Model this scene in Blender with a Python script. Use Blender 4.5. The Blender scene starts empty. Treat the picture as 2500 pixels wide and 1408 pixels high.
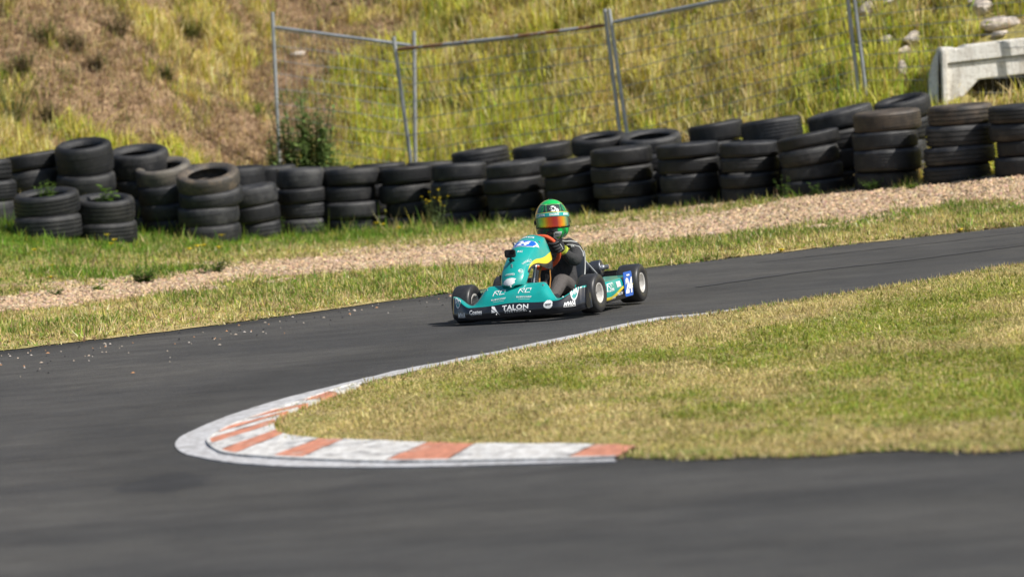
import bpy, bmesh, math, random
import numpy as np
from mathutils import Vector, Matrix, Euler

random.seed(7)
rng = np.random.default_rng(11)
R = math.radians
SC = bpy.context.scene
COL = SC.collection

# ------------------------------------------------------------------ camera
FPX = 13600.0            # focal length in pixels of the 2500 pixel wide photograph
CAM = Vector((0, 0, 2.32))
PITCH, ROLL = R(3.03), R(4.5)
_f = Vector((0, math.cos(PITCH), -math.sin(PITCH)))
_r = Vector((1, 0, 0))
_u = _r.cross(_f)
CR = _r * math.cos(ROLL) - _u * math.sin(ROLL)
CU = _u * math.cos(ROLL) + _r * math.sin(ROLL)
cam_d = bpy.data.cameras.new('camera')
cam = bpy.data.objects.new('camera', cam_d)
COL.objects.link(cam)
M = Matrix((CR, CU, -_f)).transposed().to_4x4()
M.translation = CAM
cam.matrix_world = M
cam_d.sensor_width = 36
cam_d.lens = FPX / 2500 * 36
cam_d.clip_start, cam_d.clip_end = 0.5, 3000
cam_d.dof.use_dof = True
cam_d.dof.focus_distance = 39.6
cam_d.dof.aperture_fstop = 2.9
SC.camera = cam

# ------------------------------------------------------------------ light
SUN_AZ, SUN_EL = R(119), R(45)         # azimuth clockwise from +Y
sdir = Vector((math.sin(SUN_AZ) * math.cos(SUN_EL), math.cos(SUN_AZ) * math.cos(SUN_EL), math.sin(SUN_EL)))
W = bpy.data.worlds.new('World'); SC.world = W; W.use_nodes = True
wn = W.node_tree.nodes; wl = W.node_tree.links
sky = wn.new('ShaderNodeTexSky'); sky.sky_type = 'NISHITA'; sky.sun_disc = False
sky.sun_elevation = SUN_EL; sky.sun_rotation = SUN_AZ; sky.altitude = 100
wl.new(sky.outputs[0], wn['Background'].inputs[0])
wn['Background'].inputs[1].default_value = 0.08
sd = bpy.data.lights.new('sun', 'SUN'); sd.energy = 4.9; sd.angle = R(0.53); sd.color = (1, 0.95, 0.87)
sun = bpy.data.objects.new('sun', sd); COL.objects.link(sun)
sun.rotation_euler = sdir.to_track_quat('Z', 'Y').to_euler(); sun.location = (20, 20, 30)
vs = SC.view_settings
vs.view_transform = 'Standard'; vs.look = 'None'; vs.exposure = 0.28; vs.gamma = 1; vs.use_curve_mapping = False
SC.cycles.max_bounces = 5; SC.cycles.transparent_max_bounces = 6

# ------------------------------------------------------------------ helpers
def ray(px, py):
    return _f * FPX + CR * (px - 1250) - CU * (py - 704)
def on_plane(px, py, z=0.0):
    d = ray(px, py); t = (z - CAM.z) / d.z
    return CAM + d * t
def at_depth(px, py, D):
    d = ray(px, py)
    return CAM + d * (D / d.y)

def link(name, me, mats, parent=None, smooth=False, matrix=None):
    o = bpy.data.objects.new(name, me)
    COL.objects.link(o)
    if mats is not None:
        for m in (mats if isinstance(mats, (list, tuple)) else [mats]):
            me.materials.append(m)
    if parent is not None: o.parent = parent
    if matrix is not None: o.matrix_basis = matrix
    if smooth: me.shade_smooth()
    return o
def mesh_np(name, verts, faces_flat, sizes, col=None, colname='Col'):
    """verts Nx3, faces_flat flat vertex indices, sizes per face (int or array)"""
    me = bpy.data.meshes.new(name)
    verts = np.ascontiguousarray(verts, dtype=np.float32)
    ff = np.ascontiguousarray(faces_flat, dtype=np.int32).ravel()
    sizes = np.asarray(sizes, dtype=np.int32)
    me.vertices.add(len(verts)); me.vertices.foreach_set('co', verts.ravel())
    me.loops.add(len(ff)); me.loops.foreach_set('vertex_index', ff)
    me.polygons.add(len(sizes))
    st = np.zeros(len(sizes), np.int32); st[1:] = np.cumsum(sizes)[:-1]
    me.polygons.foreach_set('loop_start', st)
    me.update(calc_edges=True)
    if col is not None:
        a = me.attributes.new(colname, 'FLOAT_COLOR', 'POINT')
        c = np.ones((len(verts), 4), np.float32); c[:, :3] = col
        a.data.foreach_set('color', c.ravel())
    return me
def mesh_py(name, verts, faces):
    me = bpy.data.meshes.new(name)
    me.from_pydata([tuple(v) for v in verts], [], [tuple(f) for f in faces]); me.update()
    return me
def grid_faces(nr, nc, close_c=False, close_r=False):
    F = []
    for i in range(nr if close_r else nr - 1):
        for j in range(nc if close_c else nc - 1):
            a, b = i * nc + j, i * nc + (j + 1) % nc
            c, d = ((i + 1) % nr) * nc + (j + 1) % nc, ((i + 1) % nr) * nc + j
            F.append((a, b, c, d))
    return F
def tag(o, label=None, cat=None, group=None, kind=None):
    if label: o['label'] = label
    if cat: o['category'] = cat
    if group: o['group'] = group
    if kind: o['kind'] = kind
    return o
def empty(name, loc=(0, 0, 0), rot=(0, 0, 0)):
    o = bpy.data.objects.new(name, None); COL.objects.link(o)
    o.location = loc; o.rotation_euler = rot; o.empty_display_size = 0.2
    return o
class MB:
    """collects boxes, tubes, lathes into one mesh"""
    def __init__(s): s.v, s.f = [], []
    def add(s, V, F):
        b = len(s.v); s.v += [Vector(p) for p in V]; s.f += [tuple(i + b for i in f) for f in F]; return s
    def box(s, c, d, rot=None, bev=0.0):
        bm = bmesh.new(); bmesh.ops.create_cube(bm, size=1)
        for v in bm.verts: v.co = Vector((v.co.x * d[0], v.co.y * d[1], v.co.z * d[2]))
        if bev: bmesh.ops.bevel(bm, geom=bm.edges[:], offset=bev, segments=2, affect='EDGES')
        bm.verts.index_update()
        m = (Euler(rot).to_matrix() if rot is not None and not isinstance(rot, Matrix) else (rot or Matrix.Identity(3)))
        V = [m @ v.co + Vector(c) for v in bm.verts]; F = [[v.index for v in f.verts] for f in bm.faces]
        bm.free(); return s.add(V, F)
    def tube(s, pts, r, n=10, cap=True, closed=False):
        pts = [Vector(p) for p in pts]; N = len(pts)
        rr = r if isinstance(r, (list, tuple)) else [r] * N
        V = []; up = None
        for i, p in enumerate(pts):
            if closed: t = pts[(i + 1) % N] - pts[i - 1]
            else: t = pts[min(i + 1, N - 1)] - pts[max(i - 1, 0)]
            t.normalize()
            if up is None:
                up = t.orthogonal().normalized()
            up = (up - t * up.dot(t)).normalized(); w = t.cross(up)
            for k in range(n):
                a = 2 * math.pi * k / n
                V.append(p + (up * math.cos(a) + w * math.sin(a)) * rr[i])
        F = grid_faces(N, n, close_c=True, close_r=closed)
        if cap and not closed: F += [tuple(range(n))[::-1], tuple((N - 1) * n + k for k in range(n))]
        return s.add(V, F)
    def lathe(s, prof, n=24, axis='Z', loc=(0, 0, 0), mat=None, closed=False):
        V = []
        for (r, h) in prof:
            for k in range(n):
                a = 2 * math.pi * k / n
                p = Vector((r * math.cos(a), r * math.sin(a), h))
                if axis == 'Y': p = Vector((p.x, p.z, -p.y))
                if axis == 'X': p = Vector((p.z, p.x, p.y))
                if mat: p = mat @ p
                V.append(p + Vector(loc))
        return s.add(V, grid_faces(len(prof), n, close_c=True, close_r=closed))
    def build(s, name, mat, parent=None, smooth=True, sharp=None):
        me = mesh_py(name, s.v, s.f)
        o = link(name, me, mat, parent)
        if smooth:
            me.shade_smooth()
            try: me.set_sharp_from_angle(angle=R(sharp or 38))
            except Exception: pass
        return o

def catmull(keys, n):
    """smooth n samples through a list of tuples"""
    K = np.array(keys, float); m = len(K)
    out = []
    for i in range(n):
        t = i / (n - 1) * (m - 1); k = min(int(t), m - 2); t -= k
        p0, p1, p2, p3 = K[max(k - 1, 0)], K[k], K[k + 1], K[min(k + 2, m - 1)]
        out.append(0.5 * ((2 * p1) + (-p0 + p2) * t + (2 * p0 - 5 * p1 + 4 * p2 - p3) * t * t + (-p0 + 3 * p1 - 3 * p2 + p3) * t ** 3))
    return np.array(out)

# numpy value noise
def _h(ix, iy, seed):
    h = (ix.astype(np.int64) * 374761393 + iy.astype(np.int64) * 668265263 + seed * 1442695041) & 0xffffffff
    h = ((h ^ (h >> 13)) * 1274126177) & 0xffffffff
    return ((h ^ (h >> 16)) & 0xffff) / 65535.0
def vnoise(x, y, seed=0):
    x = np.asarray(x, float); y = np.asarray(y, float)
    ix, iy = np.floor(x), np.floor(y); fx, fy = x - ix, y - iy
    fx = fx * fx * (3 - 2 * fx); fy = fy * fy * (3 - 2 * fy)
    a, b = _h(ix, iy, seed), _h(ix + 1, iy, seed); c, d = _h(ix, iy + 1, seed), _h(ix + 1, iy + 1, seed)
    return (a * (1 - fx) + b * fx) * (1 - fy) + (c * (1 - fx) + d * fx) * fy
def fbm(x, y, seed=0, o=4):
    s = 0; a = 0.5; n = 0
    for i in range(o):
        s = s + a * vnoise(x * 2 ** i, y * 2 ** i, seed + i * 17); n += a; a *= 0.55
    return s / n
def sstep(a, b, x):
    t = np.clip((np.asarray(x, float) - a) / (b - a), 0, 1); return t * t * (3 - 2 * t)
def inside(poly, x, y):
    P = np.asarray(poly); r = np.zeros(len(x), bool); n = len(P); j = n - 1
    for i in range(n):
        xi, yi, xj, yj = P[i][0], P[i][1], P[j][0], P[j][1]
        if yi != yj:
            c = ((yi > y) != (yj > y)) & (x < (xj - xi) * (y - yi) / (yj - yi) + xi)
            r ^= c
        j = i
    return r

# ------------------------------------------------------------------ materials
class NT:
    def __init__(s, name):
        s.m = bpy.data.materials.new(name); s.m.use_nodes = True
        s.n = s.m.node_tree.nodes; s.l = s.m.node_tree.links
        s.b = s.n['Principled BSDF']; s.out = s.n['Material Output']
    def new(s, t, **kw):
        n = s.n.new(t)
        for k, v in kw.items():
            if k.startswith('_'): setattr(n, k[1:], v)
            else: n.inputs[k.replace('__', ' ')].default_value = v
        return n
    def coord(s, kind='Object', scale=(1, 1, 1), rot=(0, 0, 0)):
        t = s.new('ShaderNodeTexCoord'); mp = s.new('ShaderNodeMapping')
        mp.inputs['Scale'].default_value = scale; mp.inputs['Rotation'].default_value = rot
        s.l.new(t.outputs[kind], mp.inputs['Vector']); return mp.outputs[0]
    def noise(s, vec, scale, detail=4, rough=0.6):
        n = s.new('ShaderNodeTexNoise'); n.inputs['Scale'].default_value = scale
        n.inputs['Detail'].default_value = detail; n.inputs['Roughness'].default_value = rough
        s.l.new(vec, n.inputs['Vector']); return n.outputs[0]
    def ramp(s, fac, stops):
        r = s.new('ShaderNodeValToRGB'); e = r.color_ramp.elements
        while len(e) < len(stops): e.new(0.5)
        for i, (p, c) in enumerate(stops):
            e[i].position = p; e[i].color = (*c, 1) if len(c) == 3 else c
        s.l.new(fac, r.inputs[0]); return r.outputs[0]
    def mix(s, a, b, fac, mode='MIX'):
        m = s.new('ShaderNodeMix'); m.data_type = 'RGBA'; m.blend_type = mode
        for sock, v in ((m.inputs[6], a), (m.inputs[7], b), (m.inputs[0], fac)):
            if hasattr(v, 'is_output') or hasattr(v, 'links'): s.l.new(v, sock)
            else: sock.default_value = (*v, 1) if isinstance(v, (tuple, list)) and len(v) == 3 else v
        return m.outputs[2]
    def attr(s, name='Col'):
        a = s.new('ShaderNodeAttribute'); a.attribute_name = name; return a.outputs[0]
    def bump(s, h, strength=0.3, dist=0.02):
        b = s.new('ShaderNodeBump'); b.inputs['Strength'].default_value = strength; b.inputs['Distance'].default_value = dist
        s.l.new(h, b.inputs['Height']); s.l.new(b.outputs[0], s.b.inputs['Normal']); return b
    def base(s, c):
        if hasattr(c, 'links'): s.l.new(c, s.b.inputs['Base Color'])
        else: s.b.inputs['Base Color'].default_value = (*c, 1)
    def set(s, **kw):
        for k, v in kw.items(): s.b.inputs[k.replace('__', ' ')].default_value = v
        return s
def flat(name, c, rough=0.5, metal=0.0, coat=0.0, spec=0.5, var=0.12, vs_=14.0, grime=None):
    t = NT(name); v = t.coord('Object')
    n = t.noise(v, vs_, 5, 0.65)
    lo = tuple(x * (1 - var) for x in c); hi = tuple(min(1, x * (1 + var)) for x in c)
    colr = t.ramp(n, [(0.3, lo), (0.7, hi)])
    if grime:
        g = t.ramp(t.noise(v, grime[1], 6, 0.7), [(grime[2], (0, 0, 0)), (grime[2] + 0.14, (1, 1, 1))])
        colr = t.mix(colr, grime[0], g)
    t.base(colr)
    t.set(Roughness=rough, Metallic=metal); t.b.inputs['Coat Weight'].default_value = coat
    t.b.inputs['Coat Roughness'].default_value = 0.06
    t.b.inputs['Specular IOR Level'].default_value = spec
    return t.m
# ================================================================== the lie of the land
FAR = [(-900, 985), (0, 857), (300, 822), (600, 785), (900, 742), (1100, 716), (1300, 690), (1600, 652), (1900, 617), (2200, 583), (2500, 551), (3000, 500)]
_P = [on_plane(a, b) for a, b in FAR]
FX, FY = np.array([p.x for p in _P]), np.array([p.y for p in _P])
FX = np.concatenate([[-60], FX, [60]]); FY = np.concatenate([[FY[0] - 5], FY, [FY[-1] + 10]])
BAR = [(-150, 548, 55.0), (0, 548, 55.0), (250, 570, 55.5), (500, 582, 56.5), (750, 577, 57.0), (1000, 562, 57.0), (1250, 543, 56.0), (1500, 521, 55.0), (2000, 474, 53.5), (2300, 448, 52.6), (2500, 428, 52.0), (2700, 405, 51.6)]
_P = [at_depth(*b) for b in BAR]
BX = np.array([-60] + [p.x for p in _P] + [60]); BY = np.array([55] + [p.y for p in _P] + [48])
BZ = np.array([_P[0].z] + [p.z for p in _P] + [_P[-1].z])
FOOT = 1.35
CARVE = None
def yF(x): return np.interp(x, FX, FY)
def _sm(x, A):
    return sum(np.interp(np.asarray(x, float) + d, BX, A) for d in (-0.5, -0.25, 0, 0.25, 0.5)) / 5
def yB(x): return _sm(x, BY)
def zB(x): return _sm(x, BZ)
def T(x, y):
    x = np.asarray(x, float); y = np.asarray(y, float)
    f, b, z = yF(x), yB(x), zB(x)
    s = np.clip((y - f) / (b - f), 0, 1)
    g = 0.014 + (z - 0.014) * s ** 1.3 + 0.025 * (fbm(x * 0.9, y * 0.9, 3) - 0.5) * sstep(0.1, 0.4, s) * (1 - sstep(0.85, 1, s))
    v = np.maximum(y - b - FOOT, 0)
    vv = np.minimum(v, 26)
    hill = 0.56 * (np.sqrt(vv * vv + 0.5) - math.sqrt(0.5)) + sstep(0, 1.5, v) * (0.35 * (fbm(x * 0.55, y * 0.55, 5, 3) - 0.5) + 0.16 * (fbm(x * 2.2, y * 2.2, 9, 3) - 0.5))
    z = g + hill
    if CARVE is not None:                       # the hollow in front of the culvert's mouth
        cx, cy, cz = CARVE
        m = sstep(cx + 0.05, cx + 0.45, x) * (1 - sstep(cy + 0.35, cy + 0.6, y))
        z = z * (1 - m) + np.minimum(z, cz - 0.13) * m
    return np.where(y < f, 0.0, z)
def Tz(x, y): return float(T(np.array([x]), np.array([y]))[0])
def on_land(px, py, y0=40.0, y1=80.0):
    """first hit of a pixel's ray with the land beyond the track"""
    d = ray(px, py); d = d / d.y
    ys = np.linspace(y0, y1, 1600); xs = CAM.x + d.x * ys; zs = CAM.z + d.z * ys
    k = np.argmax(zs < T(xs, ys)); 
    return Vector((xs[k], ys[k], float(T(xs[k:k+1], ys[k:k+1])[0])))

CUL = on_land(2312, 246)
CARVE = (CUL.x, CUL.y, CUL.z)
# bands of the verge (far side of the gravel, near side), as depth at each x
G0 = [(-400, 815), (0, 762), (300, 728), (600, 694), (1000, 655), (1300, 628), (1600, 597), (1900, 568), (2200, 532), (2500, 500), (2800, 465)]
G1 = [(-400, 770), (0, 728), (300, 692), (600, 642), (1000, 602), (1300, 570), (1600, 524), (1900, 476), (2200, 444), (2500, 415), (2800, 385)]
_a = [on_land(*p) for p in G0]; _b = [on_land(*p) for p in G1]
def yG0(x): return np.interp(x, [p.x for p in _a], [p.y for p in _a])
def yG1(x): return np.interp(x, [p.x for p in _b], [p.y for p in _b])
def gravel(x, y):
    """1 inside the band of bark and gravel, ragged and broken towards its edges"""
    n = fbm(x * 1.3, y * 1.1, 21, 4) - 0.5
    a, b = yG0(x), yG1(x)
    w = np.maximum(b - a, 0.1)
    k = (y - a) / w + n * 0.75
    m = sstep(-0.10, 0.16, k) * (1 - sstep(0.72, 1.14, k))
    # thin patches of soil behind the band on the left
    left = sstep(-1.5, -3.0, x)
    m2 = sstep(0.53, 0.60, fbm(x * 0.9 + 7, y * 0.7, 33, 4)) * (k > 0.9) * (k < 2.2) * (0.35 + 0.65 * left)
    return np.clip(np.maximum(m, m2 * 0.8), 0, 1)

# ------------------------------------------------------------------ colours of grass and soil (linear)
STRAW = np.array([0.69, 0.545, 0.285]); OLIVE = np.array([0.48, 0.425, 0.13]); YGREEN = np.array([0.57, 0.53, 0.075])
GREEN = np.array([0.16, 0.235, 0.03]); LUSH = np.array([0.115, 0.215, 0.024]); BROWN = np.array([0.22, 0.145, 0.085]); SOIL = np.array([0.30, 0.205, 0.14]); BARK = np.array([0.48, 0.34, 0.20])
def lerp(a, b, t): return a + (b - a) * np.asarray(t)[:, None]

def land_mat(name, bump=0.35, fine=60):
    t = NT(name); v = t.coord('Object')
    c = t.attr('Col')
    n = t.noise(v, fine, 6, 0.75); n2 = t.noise(v, 7, 5, 0.7)
    c = t.mix(c, t.ramp(n, [(0.28, (0.35, 0.33, 0.3)), (0.55, (1, 1, 1)), (0.8, (1.5, 1.45, 1.4))]), 1.0, 'MULTIPLY')
    c = t.mix(c, t.ramp(n2, [(0.3, (0.7, 0.7, 0.68)), (0.7, (1.2, 1.18, 1.15))]), 1.0, 'MULTIPLY')
    t.base(c); t.set(Roughness=0.95); t.b.inputs['Specular IOR Level'].default_value = 0.1
    t.bump(n, bump, 0.03)
    return t.m

def mix_x(lo, hi, step_f, step_c):
    return np.concatenate([np.arange(lo, -9, step_c), np.arange(-9, 9, step_f), np.arange(9, hi + 0.01, step_c)])

# distant ground under everything
xs = np.linspace(-900, 900, 19)
gx, gy = np.meshgrid(xs, xs)
V = np.stack([gx.ravel(), gy.ravel() + 300, np.full(gx.size, -0.09)], 1)
F = np.array(grid_faces(19, 19))
m_ground = land_mat('dry_ground')
o = link('ground', mesh_np('ground', V, F, np.full(len(F), 4), col=np.tile(OLIVE, (len(V), 1))), m_ground)
tag(o, kind='structure')

# asphalt: everything from behind the camera to the far edge
t = NT('asphalt'); v = t.coord('Object')
vst = t.coord('Object', (0.22, 1.6, 1), (0, 0, R(-8)))
fine = t.noise(v, 85, 6, 0.85); mid = t.noise(v, 2.4, 8, 0.75); streak = t.noise(vst, 2.2, 6, 0.62)
big = t.noise(v, 0.5, 4, 0.55)
c = t.ramp(fine, [(0.25, (0.021, 0.0208, 0.0207)), (0.5, (0.066, 0.065, 0.064)), (0.72, (0.18, 0.178, 0.174))])
c = t.mix(c, t.ramp(streak, [(0.33, (0.80, 0.80, 0.81)), (0.52, (1, 1, 1)), (0.72, (1.07, 1.07, 1.06))]), 1.0, 'MULTIPLY')
c = t.mix(c, t.ramp(mid, [(0.3, (0.72, 0.72, 0.73)), (0.7, (1.22, 1.22, 1.20))]), 1.0, 'MULTIPLY')
c = t.mix(c, t.ramp(big, [(0.35, (0.78, 0.78, 0.80)), (0.65, (1.16, 1.13, 1.09))]), 1.0, 'MULTIPLY')
# a damp stain near the apex, with an outline of its own
geo = t.new('ShaderNodeNewGeometry'); sc0 = on_plane(400, 1180)
sub_ = t.new('ShaderNodeVectorMath', _operation='SUBTRACT'); sub_.inputs[1].default_value = sc0; t.l.new(geo.outputs['Position'], sub_.inputs[0])
scl = t.new('ShaderNodeVectorMath', _operation='MULTIPLY'); scl.inputs[1].default_value = (1 / 0.52, 1 / 1.15, 0); t.l.new(sub_.outputs[0], scl.inputs[0])
ln = t.new('ShaderNodeVectorMath', _operation='LENGTH'); t.l.new(scl.outputs[0], ln.inputs[0])
adn = t.new('ShaderNodeMath', _operation='MULTIPLY_ADD'); adn.inputs[1].default_value = 1.1; t.l.new(t.noise(v, 2.6, 5, 0.65), adn.inputs[0]); t.l.new(ln.outputs['Value'], adn.inputs[2])
c = t.mix(c, t.ramp(adn.outputs[0], [(0.0, (0.70, 0.72, 0.78)), (0.92, (0.72, 0.74, 0.80)), (1.0, (1, 1, 1))]), 1.0, 'MULTIPLY')
c = t.mix(c, t.attr('Wear'), 1.0, 'MULTIPLY')
t.base(c); t.set(Roughness=0.82); t.b.inputs['Specular IOR Level'].default_value = 0.35
t.bump(fine, 0.8, 0.01)
m_asphalt = t.m
xs = mix_x(-60, 60, 0.14, 3)
n = len(xs); fr_ = np.concatenate([[0.0, 0.3], np.linspace(0.45, 1, 90)])
X = np.tile(xs, (len(fr_), 1)); Y = -20 + (yF(xs) + 0.12 + 20)[None, :] * fr_[:, None]
x, y = X.ravel(), Y.ravel()
def band(pts_px, w):
    """soft mask within w metres of a line on the ground"""
    L = catmull([tuple(on_plane(*p)) for p in pts_px], 120)[:, :2]
    d = np.min([np.hypot(x - a, y - b) for a, b in L], axis=0)
    return 1 - sstep(0, w, d * (0.75 + 0.5 * fbm(x * 0.8, y * 0.5, 77, 3)))
# rubber laid along the racing line, darker worn asphalt at the edges
wear = 1 - 0.20 * band([(2700, 575), (2200, 640), (1900, 680), (1400, 772), (900, 872), (520, 965), (330, 1050), (300, 1130), (520, 1205), (1000, 1230), (1700, 1222), (2700, 1195)], 0.75)
wear *= 1 - 0.42 * (1 - sstep(0.25, 0.85, yF(x) - y + 0.4 * (fbm(x * 1.5, y, 79, 3) - 0.5))) * sstep(1.5, -1.5, x)
wear *= 1 - 0.42 * band([(1560, 1122), (1800, 1118), (2100, 1112), (2500, 1104), (2900, 1090)], 0.55)
wear *= 1 - 0.12 * band([(-200, 1330), (600, 1290), (1300, 1310), (2000, 1330), (2700, 1290)], 0.5)
F = np.array(grid_faces(len(fr_), n))
track = link('race_track', mesh_np('race_track', np.stack([x, y, 0 * x], 1), F, np.full(len(F), 4), col=np.repeat(wear[:, None], 3, 1), colname='Wear'), m_asphalt)
tag(track, kind='structure')

# dark rubber and damp stains with a shape of their own, laid 4 mm over the asphalt
t = NT('dark_stain'); v = t.coord('Object')
nn = t.noise(v, 150, 5, 0.8)
t.base(t.ramp(nn, [(0.25, (0.026, 0.026, 0.028)), (0.5, (0.048, 0.048, 0.050)), (0.75, (0.086, 0.085, 0.085))])); t.set(Roughness=0.7)
m_stain = t.m
def tyre_mark(pts_px, w):
    P = catmull([tuple(on_plane(a, b, 0.004)) for a, b in pts_px], 60)
    tv = np.gradient(P, axis=0); nv = np.stack([-tv[:, 1], tv[:, 0], 0 * tv[:, 0]], 1); nv /= np.linalg.norm(nv, axis=1)[:, None]
    ww = w * (0.5 + 0.5 * np.sin(np.linspace(0.15, 2.9, 60)))[:, None] * (0.7 + 0.6 * rng.random((60, 1)))
    V = np.concatenate([P - nv * ww, P + nv * ww])
    F = [(i, i + 1, 61 + i, 60 + i) for i in range(59)]
    return link('rubber_mark', mesh_py('rubber_mark', V, F), m_stain, track)
tyre_mark([(2500, 598), (2200, 636), (1950, 664), (1700, 700)], 0.07)
tyre_mark([(2500, 566), (2300, 590), (2100, 612), (1850, 640)], 0.022)

# verge from the asphalt to the foot of the hill
xs = mix_x(-60, 60, 0.045, 2.0); nx = len(xs); nu = 190
u = np.linspace(0, 1, nu) ** 1.0
X = np.tile(xs, (nu, 1)); f = yF(xs); b = yB(xs) + FOOT
Y = f[None, :] + (b - f)[None, :] * u[:, None]
Y[0] += (fbm(xs * 3.5, xs * 0, 4, 4) - 0.5) * 0.34
Z = T(X, np.maximum(Y, yF(X) + 0.001)); Z[0] = 0.006
x, y = X.ravel(), Y.ravel()
def verge_green(x, y):
    """how lush the verge is, 0 dry .. 1 green"""
    b, a = yB(x), yG1(x)
    k = (y - a) / np.maximum(b - a, 0.15)
    near_t = sstep(0.15, 0.8, k) * (0.35 + 0.65 * sstep(1.2, -1.5, x))
    patch = sstep(0.42, 0.66, fbm(x * 0.8, y * 0.6, 41, 4))
    right = 0.35 * sstep(1.0, 3.5, x)
    left_far = 0.5 * sstep(-0.8, -3, x) * (k > 0)
    return np.clip(np.maximum(near_t, 0.45 * patch + right * patch + left_far * (0.4 + patch)), 0, 1)
g = gravel(x, y); gr = verge_green(x, y)
col = lerp(np.tile(STRAW * 0.62 + OLIVE * 0.2, (len(x), 1)), np.tile(GREEN * 0.9, (len(x), 1)), gr)
bk = lerp(np.tile(SOIL * 1.2, (len(x), 1)), np.tile(BARK, (len(x), 1)), sstep(0.35, 0.65, fbm(x * 1.7, y * 1.7, 51, 3)))
col = col * (1 - g)[:, None] + bk * g[:, None]
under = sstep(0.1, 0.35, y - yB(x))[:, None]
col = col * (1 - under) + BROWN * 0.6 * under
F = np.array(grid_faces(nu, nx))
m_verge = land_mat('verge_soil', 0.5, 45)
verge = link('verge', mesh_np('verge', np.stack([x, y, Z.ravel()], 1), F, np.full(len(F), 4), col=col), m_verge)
tag(verge, kind='structure')

# hillside
xs = mix_x(-60, 60, 0.09, 2.0); nx = len(xs)
vv = np.concatenate([np.arange(0, 9, 0.09), np.arange(9, 30, 1.0), np.array([45, 70, 120.0])]); nv = len(vv)
X = np.tile(xs, (nv, 1)); Y = (yB(xs) + FOOT)[None, :] + vv[:, None]
Z = T(X, Y)
x, y = X.ravel(), Y.ravel()
def bare(x, y):
    """bare dry soil and dead litter on the left of the hill, 0..1"""
    left = sstep(0.6, -2.6, x); v = y - yB(x) - FOOT
    n = 0.62 * fbm(x * 0.6, y * 0.6, 61, 4) + 0.38 * fbm(x * 2.4, y * 2.4, 63, 4)
    s = 0.50 - 0.24 * left + 0.10 * sstep(2.5, 0.4, v)
    return sstep(s - 0.05, s + 0.07, 1 - n - 0.30 + 0.10 * left)
bv = bare(x, y)
n1 = fbm(x * 1.4, y * 1.4, 71, 4)
col = lerp(np.tile(OLIVE * 0.75 + STRAW * 0.15, (len(x), 1)), np.tile(SOIL * 1.4, (len(x), 1)), np.clip(bv * 0.9 + 0.25 * (n1 - 0.5), 0, 1))
F = np.array(grid_faces(nv, nx))
hill = link('hillside', mesh_np('hillside', np.stack([x, y, Z.ravel()], 1), F, np.full(len(F), 4), col=col), land_mat('hillside_soil', 0.6, 30), smooth=True)
tag(hill, kind='structure')

# ------------------------------------------------------------------ kerb round the apex
KB = [  # outer, joint, grass side (pixels of the photograph), colour of the block that starts here
 ((1505, 1124), (1500, 1118), (1552, 1087), 'r'), ((1374, 1128), (1372, 1121), (1455, 1082), 'w'), ((1085, 1136), (1085, 1126), (1160, 1080), 'r'),
 ((928, 1139), (928, 1127), (1045, 1078), 'w'), ((725, 1137), (725, 1120), (840, 1070), 'r'), ((655, 1134), (655, 1116), (780, 1068), 'w'),
 ((560, 1127), (565, 1109), (692, 1057), 'r'), ((500, 1117), (530, 1100), (674, 1047), 'w'), ((450, 1105), (508, 1084), (668, 1033), 'r'),
 ((428, 1088), (506, 1072), (671, 1022), 'w'), ((437, 1068), (524, 1058), (682, 1011), 'r'), ((476, 1047), (552, 1042), (704, 1001), 'w'),
 ((540, 1020), (596, 1024), (728, 993), 'r'), ((620, 993), (655, 1002), (752, 983), 'w'), ((705, 968), (728, 978), (782, 972), 'r'), ((790, 947), (800, 955), (822, 957), 'w'), ((860, 929), (866, 935), (878, 937), 'e')]
def paint(name, c, worn, conc=(0.22, 0.21, 0.2), lim=0.56, sc=5):
    t = NT(name); v = t.coord('Object')
    n = t.noise(v, 34, 6, 0.75); big = t.noise(v, sc, 5, 0.7)
    cc = t.mix(t.ramp(n, [(0.3, tuple(x * 0.78 for x in c)), (0.65, c)]), conc, t.ramp(big, [(lim, (0, 0, 0)), (lim + 0.1, (worn,) * 3)]))
    dirt = t.noise(t.coord('Object', (6, 2, 2)), 3, 6, 0.7)
    cc = t.mix(cc, t.ramp(dirt, [(0.35, (0.72, 0.70, 0.68)), (0.6, (1, 1, 1))]), 1.0, 'MULTIPLY')
    t.base(cc); t.set(Roughness=0.75); t.bump(n, 0.4, 0.006); return t.m
m_kred = paint('kerb_red', (0.66, 0.27, 0.17), 0.8, (0.52, 0.38, 0.32)); m_kwhite = paint('kerb_white', (0.76, 0.75, 0.73), 0.9, (0.34, 0.335, 0.34), 0.51)
m_kborder = paint('kerb_border', (0.60, 0.60, 0.615), 0.7, (0.38, 0.375, 0.375), 0.52, 4)
kerb = empty('kerb', on_plane(700, 1090)); tag(kerb, 'painted concrete apex kerb with red and white blocks and a white border', 'kerb', kind='structure')
kmi = Matrix.Translation(kerb.location).inverted()
O = [on_plane(*k[0], 0.006) for k in KB]; J = [on_plane(*k[1], 0.016) for k in KB]; I = [on_plane(*k[2], 0.034) for k in KB]
NS = 6
Os, Js, Is = (catmull([tuple(p) for p in A], (len(KB) - 1) * NS + 1) for A in (O, J, I))
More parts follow.
